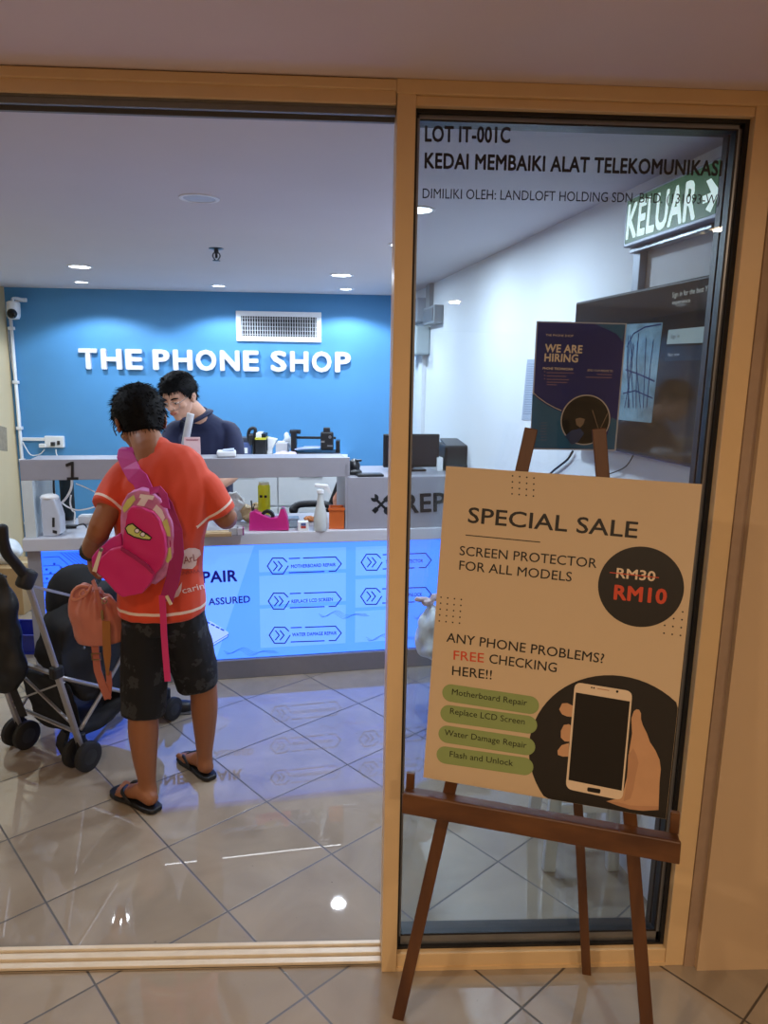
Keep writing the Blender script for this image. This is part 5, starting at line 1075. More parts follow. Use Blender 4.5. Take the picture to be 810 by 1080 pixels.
mb = MB()
for k in (-1, 1): mb.tube([P_(k*0.082, -0.01, 0.018), P_(k*0.083, 0.05, 0.018), P_(k*0.07, 0.098, 0.014)], 0.0022); mb.tube([P_(k*0.033+0.024*math.cos(R(a)), 0.102-0.012*abs(math.cos(R(a))), 0.004+0.019*math.sin(R(a))) for a in range(0, 361, 24)], 0.0016, sub=1)
mb.tube([P_(-0.009, 0.10, 0.008), P_(0.009, 0.10, 0.008)], 0.002); mb.build('glasses', M_dk, t)
# shirt
M_red = mat('orange red jersey', 'D2431F', 0.75, var=0.06, scale=8, sheen=0.15); M_wst = mat('cream white stripe', 'E9D4C8', 0.7)
mb = MB()
mb.loft([((-0.690, 2.515, 0.752), 0.152, 0.130), ((-0.690, 2.512, 0.80), 0.154, 0.130), ((-0.688, 2.508, 0.90), 0.153, 0.125), ((-0.680, 2.503, 1.02), 0.156, 0.120), ((-0.672, 2.505, 1.13), 0.174, 0.122), ((-0.668, 2.51, 1.21), 0.182, 0.110), ((-0.676, 2.515, 1.275), 0.150, 0.086), ((-0.70, 2.528, 1.318), 0.080, 0.066), ((-0.715, 2.54, 1.338), 0.066, 0.062)], dome=0.12, sub=5)
mb.loft([((-0.755, 2.51, 1.265), 0.055, 0.060), ((-0.793, 2.505, 1.240), 0.062, 0.062), ((-0.825, 2.47, 1.188), 0.064, 0.059), ((-0.842, 2.435, 1.145), 0.066, 0.056)], dome=0.1, side=(0, 1, 0))
mb.loft([((-0.58, 2.51, 1.245), 0.055, 0.060), ((-0.532, 2.51, 1.215), 0.060, 0.062), ((-0.498, 2.52, 1.160), 0.062, 0.062), ((-0.476, 2.53, 1.112), 0.062, 0.060)], dome=0.1, side=(0, 1, 0))
mb.m(0); sh = mb.build('shirt', [M_red, M_wst], t, remesh=0.0055, sm=6, disp=0.0, smooth=True)
MI = MW[t]; inv = MI.inverted()
def drape(c):
    p = MI @ c; k = min(1, max(0, (1.28-p.z)/0.25)); return 0.0075*k*noise.noise(Vector((p.x*16+p.z*5, p.y*9, p.z*3.5)))+0.004*noise.noise(Vector((p.x*22-p.z*9, p.y*10, p.z*9)))
displace(sh.data, drape)
band(sh, inv @ Vector((-0.69, 2.5, 0.776)), (0.0, 0, 1), 0.011, 1)
band(sh, inv @ Vector((-0.857, 2.445, 1.166)), Vector((-0.45, -0.62, -0.72)), 0.009, 1, near=inv @ Vector((-0.857, 2.445, 1.166)), rad=0.13)
band(sh, inv @ Vector((-0.472, 2.528, 1.140)), Vector((0.5, 0.2, -0.85)), 0.009, 1, near=inv @ Vector((-0.472, 2.528, 1.140)), rad=0.13)
for p in sh.data.polygons: p.use_smooth = True
# prints on the back of the shirt
PBk = Plane((-0.6, 2.35, 0.8), (0, -1, 0))
M_pw = mat('white shirt print', 'E6C9C0', 0.7)
mb = MB(); q = [(188, 599), (187, 592), (190, 588), (193, 581), (199, 578), (206, 578), (211, 580), (212, 585), (208, 589), (207, 596), (203, 600), (195, 600)]
px_poly(mb, PBk, q, t=0.0004); mb.bm.normal_update(); bmesh.ops.delete(mb.bm, geom=[f for f in mb.bm.faces if f.calc_area() < 1e-5 or f.normal.y > 0.5], context='FACES'); densify(mb, 4); on_surface(mb, sh, MI); mb.build('crown_print', M_pw, t, fix=False, smooth=True)
mb = MB(); px_text(mb, PBk, 'carin', (193, 626), (216, 620.5), 6.5, bold=0.01); px_poly(mb, PBk, [(183, 631), (185, 625), (192, 614), (189.5, 620), (191, 623), (188, 629)], t=0.0004)
densify(mb, 1); on_surface(mb, sh, MI); mb.build('back_lettering', M_pw, t, fix=False)
mb = MB(); px_text(mb, PBk, 'DArL', (188, 596.5), (208, 591), 7.5, bold=0.0, italic=0.2); px_text(mb, PBk, 'KINRARA', (189, 607), (211, 603.5), 3.4); densify(mb, 1)
on_surface(mb, sh, MI, lift=0.0034); mb.build('dark_lettering', mat('maroon shirt print', '8E2A22', 0.7), t, fix=False)
# shorts
def camo():
    m = mat('dark patterned shorts', '090B14', 0.85, var=0.3, scale=40); nt = m.node_tree; b = nt.nodes['Principled BSDF']
    tc = nt.nodes.new('ShaderNodeTexCoord'); vn = nt.nodes.new('ShaderNodeTexVoronoi'); vn.inputs['Scale'].default_value = 14; vn.inputs['Randomness'].default_value = 1
    nz = nt.nodes.new('ShaderNodeTexNoise'); nz.inputs['Scale'].default_value = 34; nz.inputs['Detail'].default_value = 3
    nt.links.new(tc.outputs['Object'], nz.inputs['Vector'])
    ad = nt.nodes.new('ShaderNodeVectorMath'); ad.operation = 'MULTIPLY_ADD'; ad.inputs[1].default_value = (0.11, 0.11, 0.11); nt.links.new(nz.outputs['Color'], ad.inputs[0]); nt.links.new(tc.outputs['Object'], ad.inputs[2]); nt.links.new(ad.outputs[0], vn.inputs['Vector'])
    cr = nt.nodes.new('ShaderNodeValToRGB'); cr.color_ramp.elements[0].position = 0.30; cr.color_ramp.elements[0].color = (*lin('2C2E31'), 1); cr.color_ramp.elements[1].position = 0.36; cr.color_ramp.elements[1].color = (*lin('05060B'), 1)
    nt.links.new(vn.outputs['Distance'], cr.inputs['Fac']); nt.links.new(cr.outputs['Color'], b.inputs['Base Color']); return m
mb = MB()
mb.loft([((-0.69, 2.515, 0.80), 0.146, 0.118), ((-0.69, 2.520, 0.70), 0.152, 0.122)], dome=0.2)
mb.loft([((-0.750, 2.515, 0.72), 0.088, 0.112), ((-0.756, 2.508, 0.60), 0.088, 0.104), ((-0.764, 2.49, 0.47), 0.083, 0.094), ((-0.770, 2.478, 0.365), 0.078, 0.088)], dome=0.06)
mb.loft([((-0.630, 2.525, 0.72), 0.088, 0.112), ((-0.612, 2.555, 0.60), 0.084, 0.104), ((-0.603, 2.585, 0.50), 0.082, 0.092), ((-0.598, 2.597, 0.425), 0.080, 0.086)], dome=0.06)
o = mb.build('shorts', camo(), t, remesh=0.006, sm=4, smooth=True)
displace(o.data, lambda c: 0.008*noise.noise(Vector((c.x*14, c.y*8, c.z*5)))+0.003*noise.noise(c*22))
# flip-flops and wrist band
M_ff = mat('black rubber sandal', '0F0F11', 0.55, var=0.15)
for h_, d_, x_, L_, sg in ((*LF, 1), (*RF, -1)):
    out = []
    for s_, w_ in ((-0.015, 0.018), (0.0, 0.030), (0.04, 0.036), (0.10, 0.034), (0.15, 0.040), (0.19, 0.045), (0.225, 0.040), (0.245, 0.026), (0.252, 0.01)): out.append((s_*L_/0.235, w_))
    pts = [h_+d_*s_+x_*w_ for s_, w_ in out]+[h_+d_*s_-x_*w_ for s_, w_ in reversed(out)]
    mb = MB(); mb.prism([p+VZ*0.020 for p in pts], (0, 0, 1), 0.019); o = mb.build('flip_flop', M_ff, t, bev=0.006)
    mb = MB(); a = h_+d_*L_*0.80+x_*0.018*sg
    for k in (-1, 1): mb.loft([(a+VZ*0.024, 0.004, 0.003), (a+d_*(-0.012)+x_*k*0.012+VZ*0.046, 0.006, 0.004), (h_+d_*L_*0.60+x_*k*0.042+VZ*0.052, 0.008, 0.004), (h_+d_*L_*0.42+x_*k*0.040+VZ*0.022, 0.008, 0.004)], side=d_, seg=10)
    mb.build('strap', M_ff, o, smooth=True)
mb = MB(); c0 = Vector((-0.942, 2.53, 0.968)); ax = Vector((-0.03, 0.075, -0.06)).normalized(); u_ = ax.orthogonal().normalized(); v_ = ax.cross(u_)
mb.tube([c0+u_*0.031*math.cos(R(a))+v_*0.031*math.sin(R(a)) for a in range(0, 361, 30)], 0.0075, sub=2); mb.build('wristband', M_ff, t, smooth=True)
# ---- the shopkeeper
t = thing('person', 'person in a navy shirt and glasses looking down behind the counter', 'person', (-0.92, 4.3, 0))
KC = Vector((-0.985, 4.14, 1.462)); KM = rotm(R(180-22), R(-24), R(3)); KS = 1.10
mb = MB(); head(mb, KC, KM, KS)
mb.loft([((-0.905, 4.32, 1.30), 0.07, 0.062), ((-0.925, 4.27, 1.36), 0.06, 0.058), ((-0.955, 4.21, 1.41), 0.056, 0.058)])
mb.loft([((-0.90, 4.35, 0.82), 0.155, 0.12), ((-0.90, 4.35, 0.95), 0.15, 0.115), ((-0.90, 4.34, 1.12), 0.165, 0.115), ((-0.90, 4.34, 1.20), 0.16, 0.09), ((-0.905, 4.34, 1.27), 0.09, 0.06)])
for k in (-1, 1):
    x = -0.90+k*0.165
    mb.loft([((x, 4.33, 1.25), 0.052, 0.052), ((x+k*0.03, 4.27, 1.14), 0.046, 0.046), ((x+k*0.035, 4.20, 1.03), 0.041, 0.042), ((x+k*0.0, 4.10, 0.99), 0.037, 0.037), ((x-k*0.05, 4.02, 0.96), 0.026, 0.026)])
    hand(mb, (x-k*0.05, 4.02, 0.96), (-k*0.5, -0.7, -0.3), (0, -0.2, -1), 0.95, 0.4, thumb=k)
    mb.loft([((-0.90+k*0.085, 4.35, 0.84), 0.09, 0.10), ((-0.90+k*0.09, 4.35, 0.6), 0.075, 0.08), ((-0.90+k*0.095, 4.34, 0.45), 0.057, 0.06), ((-0.90+k*0.1, 4.35, 0.28), 0.053, 0.056), ((-0.90+k*0.1, 4.37, 0.09), 0.034, 0.036)])
    mb.loft([((-0.90+k*0.1, 4.39, 0.05), 0.035, 0.03), ((-0.90+k*0.105, 4.30, 0.04), 0.04, 0.025), ((-0.90+k*0.11, 4.21, 0.03), 0.035, 0.016)])
mb.build('body', M_skin2, t, remesh=0.0048, sm=3, smooth=True)
face(KC, KM, KS, t, 'B06A60'); hair(KC, KM, KS*1.05, t, low_back=-0.05, front=0.062, tufts=1100, seed=7, side=0.0)
P_ = lambda x, y, z: KC+KM @ (Vector((x, y, z))*KS)
mb = MB()
for k in (-1, 1): mb.tube([P_(k*0.080, -0.01, 0.018), P_(k*0.079, 0.05, 0.018), P_(k*0.064, 0.098, 0.012)], 0.0014); mb.tube([P_(k*0.034+0.027*math.cos(R(a)), 0.110-0.014*abs(math.cos(R(a))), -0.001+0.022*math.sin(R(a))) for a in range(0, 361, 24)], 0.0014, sub=1)
mb.tube([P_(-0.008, 0.11, 0.004), P_(0.008, 0.11, 0.004)], 0.0016); mb.build('glasses', mat('silver wire frame', 'B9B4B0', 0.25, metal=0.8), t)
M_nv = mat('navy polo cloth', '101A40', 0.8, var=0.15, scale=14, sheen=0.1)
mb = MB()
mb.loft([((-0.90, 4.35, 0.80), 0.17, 0.14), ((-0.90, 4.35, 0.95), 0.168, 0.135), ((-0.90, 4.34, 1.10), 0.182, 0.13), ((-0.90, 4.335, 1.21), 0.190, 0.112), ((-0.905, 4.33, 1.275), 0.155, 0.088), ((-0.915, 4.315, 1.325), 0.09, 0.075), ((-0.925, 4.29, 1.355), 0.072, 0.07)], dome=0.1)
for k in (-1, 1):
    x = -0.90+k*0.165; mb.loft([((x-k*0.05, 4.33, 1.265), 0.055, 0.058), ((x, 4.33, 1.245), 0.062, 0.062), ((x+k*0.03, 4.27, 1.14), 0.062, 0.064), ((x+k*0.037, 4.22, 1.06), 0.060, 0.062)], dome=0.1, side=(0, 1, 0))
o = mb.build('polo_shirt', M_nv, t, remesh=0.006, sm=5, disp=0.007, dscale=11, smooth=True)
mb = MB(); mb.loft([((-0.925-0.07, 4.27, 1.345), .012, .02), ((-0.99, 4.22, 1.335), .012, .022), ((-0.945, 4.20, 1.315), .01, .02), ((-0.90, 4.21, 1.335), .012, .022), ((-0.858, 4.27, 1.368), .014, .024), ((-0.862, 4.33, 1.375), .014, .024), ((-0.925, 4.365, 1.37), .014, .024), ((-0.985, 4.33, 1.36), .014, .024), ((-0.995, 4.27, 1.345), .012, .02)], side=(0, 0, 1), seg=12); mb.build('collar', M_nv, t, smooth=True)
mb = MB()
mb.loft([((-0.90, 4.35, 0.84), 0.16, 0.125), ((-0.90, 4.35, 0.76), 0.165, 0.13)], dome=0.2)
for k in (-1, 1): mb.loft([((-0.90+k*0.08, 4.35, 0.76), 0.095, 0.115), ((-0.90+k*0.09, 4.35, 0.5), 0.082, 0.09), ((-0.90+k*0.1, 4.36, 0.1), 0.07, 0.075)], dome=0.06)
mb.build('trousers', mat('dark trousers', '1B1C22', 0.8), t, remesh=0.007, sm=3, smooth=True)
for k in (-1, 1):
    mb = MB(); mb.loft([((-0.90+k*0.1, 4.40, 0.04), 0.043, 0.04), ((-0.90+k*0.105, 4.30, 0.04), 0.046, 0.035), ((-0.90+k*0.11, 4.19, 0.032), 0.04, 0.026)], side=(1, 0, 0)); mb.build('shoe', M_ff, t, smooth=True)
# ================================================================== pink backpack
BKY = 2.345; PBP = Plane((0, BKY, 0), (0, -1, 0))
M_pk1 = mat('hot pink nylon', 'C9186F', 0.55, var=0.06, scale=12, bump=0.05, sheen=0.1); M_pk2 = mat('magenta strap webbing', 'B82A86', 0.6, var=0.08, scale=60)
t = thing('pink_backpack', 'small hot pink backpack slung from the customer\'s left shoulder', 'backpack', PBP.at(140, 630))
def inflate(name, px, mats, y0, th, vox=0.0055, sm=4, parent=None, plane=PBP, bulge=0.0):
    mb = MB(); pl = plane.off(y0); P = [pl.at(*q) for q in px]
    mb.prism(P, plane.n, th); o = mb.build(name, mats, parent, remesh=vox, sm=sm, smooth=True)
    if bulge:
        displace(o.data, lambda p: bulge*noise.noise(p*18))
    return o
inflate('main_compartment', [(127, 548), (128, 532), (134, 520), (146, 515.5), (160, 519), (171, 530), (181, 550), (184, 572), (182, 592), (176, 608), (163, 618), (148, 612), (125, 590)], [mat('pink print fabric', 'C77BB0', 0.6, var=0.5, scale=22)], 0.0, 0.085, parent=t, bulge=0.006)
inflate('front_pocket', [(134, 539), (139, 534), (150, 536), (160, 540), (168, 550), (174, 566), (175, 583), (171, 598), (163, 608), (145, 604), (128, 585), (129, 566)], [M_pk1], 0.030, 0.07, parent=t, bulge=0.004)
inflate('lower_pocket', [(127, 577), (140, 585), (155, 595), (163, 605), (160, 614), (150, 627), (128, 631), (116, 618), (102, 605), (98, 600), (106, 588), (115, 580)], [M_pk1], 0.042, 0.085, parent=t, bulge=0.004)
inflate('side_gusset', [(127, 562), (130, 578), (118, 592), (104, 606), (96, 600), (97, 588), (104, 578), (114, 570)], [mat('magenta nylon', 'C22A86', 0.5, var=0.08)], 0.014, 0.07, parent=t, bulge=0.006)
mb = MB(); mb.prism([PBP.off(0.047).at(*q) for q in ((128, 577), (142, 585.5), (156, 596), (162, 604), (160.5, 606), (153, 598.5), (140, 589), (127, 580.5))], (0, -1, 0), 0.006); mb.build('pocket_seam', mat('dark pink seam', '9B1158', 0.6), t, bev=0.001)
mb = MB(); q = [PBP.off(0.05).at(*p_) for p_ in ((104.5, 580.5), (107.5, 582), (101.5, 604), (97, 602.5))]; mb.prism(q, (0, -1, 0), 0.004); zp = mb.build('zip_pull', mat('off white zip pull', 'D9D0BC', 0.5), t, bev=0.0015)
mb = MB(); q = PBP.off(0.05).at(107, 579.5); mb.lathe(q, [(0.004, 0), (0.007, 0.001), (0.007, 0.004), (0.004, 0.005)], axis=(0, -1, 0), seg=14); mb.build('zip_ring', M_alu, zp)
def decal(name, px, m_, lift, parent=t, pl=PBP, obj_=None):
    mb = MB(); px_poly(mb, pl.off(0.08), px, t=0.0004); mb.bm.normal_update(); bmesh.ops.delete(mb.bm, geom=[f for f in mb.bm.faces if f.normal.y > -0.5], context='FACES')
    densify(mb, 3); on_surface(mb, obj_, MW[t], lift=lift); return mb.build(name, m_, parent, fix=False, smooth=True)
fpo = [o for o in bpy.data.objects if o.name.startswith('front_pocket')][0]; mco = [o for o in bpy.data.objects if o.name.startswith('main_compartment')][0]
M_lime = mat('pale lime patch', 'C9D07A', 0.6, var=0.1); M_wp = mat('white patch', 'E8E2EA', 0.6)
decal('patch_outline', [(131.5, 557), (134.5, 553), (140, 551.5), (144, 555), (150, 559.5), (156, 563), (160.5, 567), (158.5, 570), (151, 569.5), (141, 567), (134, 563)], M_ff, 0.0022, obj_=fpo)
decal('lime_patch', [(132.8, 557), (135.3, 554.3), (139.6, 553), (143, 556.3), (149.3, 561), (155, 564.5), (159, 567.3), (157.6, 568.6), (151, 568), (141.5, 565.6), (135, 562)], M_lime, 0.0034, obj_=fpo)
mb = MB()
for cx_, cy_ in ((144.5, 559.8), (150.5, 563.7)): mb.prism([PBP.off(0.08).at(cx_+3.1*math.cos(R(a)), cy_+2.8*math.sin(R(a))) for a in range(0, 360, 30)], (0, -1, 0), 0.0004)
mb.bm.normal_update(); bmesh.ops.delete(mb.bm, geom=[f for f in mb.bm.faces if f.normal.y > -0.5], context='FACES'); densify(mb, 1); on_surface(mb, fpo, MW[t], lift=0.0042); mb.build('patch_rings_dark', M_ff, t, fix=False)
mb = MB()
for cx_, cy_ in ((144.5, 559.8), (150.5, 563.7)): mb.prism([PBP.off(0.08).at(cx_+2.2*math.cos(R(a)), cy_+2.0*math.sin(R(a))) for a in range(0, 360, 30)], (0, -1, 0), 0.0004)
mb.bm.normal_update(); bmesh.ops.delete(mb.bm, geom=[f for f in mb.bm.faces if f.normal.y > -0.5], context='FACES'); densify(mb, 1); on_surface(mb, fpo, MW[t], lift=0.005); mb.build('patch_rings_pale', M_wp, t, fix=False)
decal('white_bar', [(148, 521), (163, 523), (161, 527.5), (156.5, 526.5), (152, 534), (144, 533), (149, 525.5), (146.5, 525)], M_wp, 0.002, obj_=mco)
decal('white_blot', [(160, 539), (165, 532), (171, 538), (174, 546), (170, 553), (164, 548)], M_wp, 0.002, obj_=mco)
decal('lime_blot_top', [(129, 536), (134, 527), (141, 522), (143, 527), (137, 535), (131, 541)], M_lime, 0.002, obj_=mco)
decal('lime_blot_side', [(170, 551), (176, 547), (179, 557), (180, 566), (175, 565), (172, 558)], M_lime, 0.002, obj_=mco)
decal('white_blot_low', [(174, 580), (180, 577), (181, 588), (177, 594), (173, 590)], M_lime, 0.002, obj_=mco)
decal('dark_squiggle', [(163, 556), (169, 553), (173, 558), (170, 562), (165, 560)], mat('plum print', '5A2347', 0.6), 0.0028, obj_=mco)
# straps: up over the shoulder, down the right edge, loose webbing
def ribbon(mb, pts, w, th):
    for a, b in zip(pts[:-1], pts[1:]):
        pass
    P = [Vector(p[0]) for p in pts]; rs = []
    for i, p in enumerate(P):
        t_ = (P[min(i+1, len(P)-1)]-P[max(i-1, 0)]).normalized(); n_ = Vector(pts[i][1]).normalized(); s_ = t_.cross(n_).normalized(); n_ = s_.cross(t_).normalized(); w_ = pts[i][2] if len(pts[i]) > 2 else w
        rs.append([p-s_*w_/2-n_*th/2, p+s_*w_/2-n_*th/2, p+s_*w_/2+n_*th/2, p-s_*w_/2+n_*th/2])
    mb.rings(rs)
def ysurf(px, py, y): return onY(px, py, y)
_bv = BVHTree.FromPolygons([MI @ v.co for v in sh.data.vertices], [list(p.vertices) for p in sh.data.polygons])
def onshirt(px, py, l=0.007):
    for k in range(40):
        d = ray(px, py+k).normalized(); h_ = _bv.ray_cast(CP, d)
        if h_[0] is not None: return h_[0]-d*l
    return onY(px, py, 2.42)
S0 = None
for k in range(60):
    d = ray(134, 500-k).normalized(); h_ = _bv.ray_cast(CP, d)
    if h_[0] is None: break
    S0 = h_[0].copy(); ky = 500-k
mb = MB(); ribbon(mb, [(S0+Vector((-0.004, 0.105, -0.05)), (0, 1, .2)), (S0+Vector((-0.004, 0.085, 0.005)), (0, .7, .7)), (S0+Vector((-0.004, 0.05, 0.026)), (0, 0.1, 1)), (S0+Vector((-0.003, 0.01, 0.022)), (0, -.4, 1)), (S0+Vector((-0.001, -0.014, 0.006)), (0, -.8, .6)), (onshirt(137, ky+9, 0.012), (0, -1, .4)), (onshirt(142, ky+19, 0.011), (0, -1, .1)), (onshirt(148, 506, 0.011), (0, -1, 0)), (onshirt(154, 520, 0.012), (0, -1, 0))], 0.058, 0.008); mb.build('shoulder_strap', M_pk2, t, bev=0.002)
mb = MB(); ribbon(mb, [(ysurf(163, 518, 2.37), (0.2, -1, 0)), (ysurf(175, 533, 2.365), (.3, -1, 0)), (ysurf(185, 560, 2.36), (.4, -1, 0)), (ysurf(187, 585, 2.355), (.3, -1, 0)), (ysurf(182, 612, 2.35), (.1, -1, 0)), (ysurf(175, 634, 2.345), (0, -1, 0))], 0.045, 0.008); mb.build('second_strap', mat('deep magenta strap', '9B1560', 0.6), t, bev=0.002)
mb = MB(); ribbon(mb, [(ysurf(158, 518, 2.35), (0, -1, .3)), (ysurf(168, 516, 2.34), (0, -1, .3)), (ysurf(173, 522, 2.335), (0, -1, .2)), (ysurf(176, 536, 2.335), (0, -1, 0)), (ysurf(171, 530, 2.33), (0, -1, 0))], 0.022, 0.005); mb.build('carry_loop', M_pk2, t)
mb = MB(); ribbon(mb, [(ysurf(171, 628, 2.34), (0, -1, 0)), (ysurf(172, 648, 2.352), (0, -1, 0)), (ysurf(173, 670, 2.355), (0, -1, 0)), (ysurf(174.5, 690, 2.35), (.2, -1, 0)), (ysurf(177, 718.5, 2.345), (.1, -1, 0))], 0.021, 0.004); mb.build('loose_webbing', mat('bright pink webbing', 'CE2A72', 0.6), t)
mb = MB(); q = ysurf(178, 633, 2.34); mb.obox(q, (0.9, 0, 0.4), (0, 1, 0), (-0.4, 0, 0.9), 0.011, 0.006, 0.036, 0.002); mb.build('strap_slider', mat('off white slider', 'D8CDAA', 0.5), t)
# ================================================================== salmon handbag
HY = 2.50; PHG = Plane((0, HY, 0), (0, -1, 0))
M_sal = mat('salmon leather', 'B87060', 0.5, var=0.08, scale=14, bump=0.06); M_sal2 = mat('dark salmon leather', 'A65D4C', 0.5, var=0.08)
t = thing('salmon_handbag', 'salmon leather bucket handbag hanging from the customer\'s left hand', 'handbag', PHG.at(105, 676))
mb = MB()
def hp(px, py, y=HY): return onY(px, py, y)
mb.loft([(hp(107, 676), 0.085, 0.05), (hp(106, 668), 0.092, 0.058), (hp(103, 655), 0.092, 0.062), (hp(97, 642), 0.086, 0.06), (hp(93, 630), 0.066, 0.048), (hp(95, 620), 0.038, 0.032)], dome=0.15); bg = mb.build('bag_body', M_sal, t, remesh=0.005, sm=3, smooth=True)
displace(bg.data, lambda p: 0.006*min(1, max(0, (p.z-0.07)/0.1))*math.sin(math.atan2(p.x, p.y)*9)+0.003*noise.noise(p*20))
mb = MB(); mb.tube([hp(93, 619, 2.46), hp(84, 618, 2.45), hp(77, 624, 2.45), hp(76, 631, 2.45), hp(82, 632, 2.45), hp(91, 626, 2.45), hp(97, 617, 2.46)], 0.0055); mb.tube([hp(92, 626, 2.45), hp(88, 622, 2.445), hp(84, 626, 2.445), hp(87, 630, 2.445)], 0.004); mb.build('carry_handle', mat('pale salmon leather', 'C98470', 0.5), t, smooth=True)
mb = MB(); ribbon(mb, [(hp(98, 612, 2.47), (0, -1, 0)), (hp(102, 622, 2.44), (0, -1, 0)), (hp(106, 640, 2.425), (0, -1, 0)), (hp(107, 652, 2.425), (0, -1, 0))], 0.014, 0.004); mb.build('drawstring', M_sal2, t)
mb = MB(); q = hp(108, 648, 2.415); mb.lathe(q-VZ*0.02, [(0.0035, 0), (0.005, 0.004), (0.005, 0.03), (0.003, 0.036)], seg=12); q = hp(110, 634, 2.42); mb.tube([q+Vector((0.009*math.cos(R(a)), 0, 0.009*math.sin(R(a)))) for a in range(0, 361, 40)], 0.0022, sub=1); mb.build('metal_clasp', mat('antique brass', '9A8A62', 0.3, metal=0.9), t)
mb = MB(); ribbon(mb, [(hp(100, 676, 2.47), (0, -1, 0)), (hp(101, 690, 2.46), (0, -1, 0)), (hp(103, 707, 2.455), (.1, -1, 0)), (hp(108, 722, 2.45), (.2, -1, 0)), (hp(114, 737, 2.45), (.2, -1, 0))], 0.026, 0.004)
ribbon(mb, [(hp(114, 737, 2.455), (-.2, -1, 0)), (hp(115.5, 722, 2.46), (0, -1, 0)), (hp(114.5, 708, 2.47), (0, -1, 0))], 0.02, 0.004); mb.build('shoulder_strap', M_sal2, t)
mb = MB(); ribbon(mb, [(hp(112, 655, 2.42), (0, -1, 0)), (hp(112.5, 675, 2.425), (0, -1, 0)), (hp(113, 690, 2.44), (0, -1, 0)), (hp(113.5, 712, 2.455), (0, -1, 0), 0.008)], 0.028, 0.003); mb.build('ochre_strap_lining', mat('ochre strap lining', '96602A', 0.6), t)
mb = MB(); q = hp(102, 692, 2.45); mb.tube([q+Vector((x, -0.004, z)) for x, z in ((-0.016, 0.012), (0.016, 0.012), (0.016, -0.012), (-0.016, -0.012), (-0.016, 0.012))], 0.0025, sub=1); mb.build('strap_buckle', mat('antique brass', '9A8A62'), t)
# ================================================================== stroller
SO = Vector((-1.262, 2.809, 0)); SF = Vector((0.48, 0.877, 0)).normalized(); SR = Vector((SF.y, -SF.x, 0))
def s_(x, y, z): return SO+SR*x+SF*y+VZ*z
t = thing('stroller', 'black umbrella stroller with silver tubes beside the customer', 'stroller', SO)
M_sil = mat('silver stroller tube', 'A3A2A6', 0.35, metal=0.6, var=0.05); M_bf = mat('black stroller fabric', '0E0F14', 0.8, var=0.3, scale=14); M_tyre = mat('black foam tyre', '131315', 0.7); M_foam = mat('black foam grip', '0C0D10', 0.6)
for k in (-1, 1):
    x = 0.185*k
    mb = MB(); mb.beam(s_(x, -0.005, 0.10), s_(x, -0.09, 0.455), 0.026, 0.018, side=SR, bev=0.004); mb.beam(s_(x, -0.09, 0.47), s_(x, -0.185, 0.85), 0.024, 0.016, side=SR, bev=0.004); mb.build('rear_tube', M_sil, t)
    mb = MB(); mb.tube([s_(x, 0.0, 0.17), s_(x, 0.14, 0.30), s_(x, 0.26, 0.42)], 0.008); mb.build('side_strut', M_sil, t, smooth=True)
    mb = MB(); mb.tube([s_(x, -0.08, 0.43), s_(x, 0.2, 0.26), s_(x*0.9, 0.47, 0.10)], 0.009); mb.build('front_tube', M_sil, t, smooth=True)
    mb = MB(); mb.obox(s_(x, -0.09, 0.455), SR, SF, VZ, 0.036, 0.05, 0.05, 0.010); mb.build('joint_block', M_foam, t)
    mb = MB(); mb.obox(s_(x, -0.185, 0.855), SR, (SF-VZ*.6).normalized(), (VZ+SF*.6).normalized(), 0.045, 0.06, 0.075, 0.015); mb.tube([s_(x, -0.19, 0.87), s_(x, -0.225, 0.925), s_(x, -0.252, 0.965), s_(x, -0.262, 1.01), s_(x, -0.262, 1.06)], 0.019, seg=14, dome=0.8); mb.build('handle', M_foam, t, smooth=True)
    for y, r_ in ((0.0, 0.062), (0.49, 0.055)):
        for kk in (-1, 1):
            q = s_(x+kk*0.036, y, r_); mb = MB(); mb.lathe(q-SR*0.015, [(r_*0.5, 0.0), (r_*0.86, 0.0), (r_, 0.006), (r_, 0.024), (r_*0.86, 0.03), (r_*0.5, 0.03)], axis=SR, seg=32); w_ = smooth_angle(mb.build('wheel', M_tyre, t))
            mb = MB(); mb.lathe(q-SR*0.017, [(0.004, 0.0), (r_*0.52, 0.002), (r_*0.52, 0.032), (0.004, 0.034)], axis=SR, seg=24); mb.build('hub', M_dk, w_)
        mb = MB(); mb.tube([s_(x-0.05, y, r_), s_(x+0.05, y, r_)], 0.007); mb.obox(s_(x, y, r_+0.05), SR, SF, VZ, 0.022, 0.04, 0.085, 0.008); mb.build('wheel_fork', M_foam, t)
for a_, b_ in (((-0.185, -0.03, 0.22), (0.185, -0.06, 0.40)), ((0.185, -0.02, 0.19), (-0.10, -0.075, 0.42))):
    mb = MB(); mb.beam(s_(*a_), s_(*b_), 0.011, 0.007); mb.build('cross_brace', M_sil, t)
mb = MB(); mb.beam(s_(-0.185, -0.022, 0.20), s_(0.185, -0.022, 0.17), 0.015, 0.008); mb.build('lower_bar', M_sil, t)
mb = MB(); mb.beam(s_(-0.15, -0.085, 0.455), s_(0.185, -0.085, 0.44), 0.018, 0.01); mb.build('upper_bar', M_sil, t)
mb = MB(); mb.beam(s_(0.185, -0.18, 0.83), s_(0.155, 0.16, 0.66), 0.014, 0.010); mb.build('canopy_stay', M_sil, t)
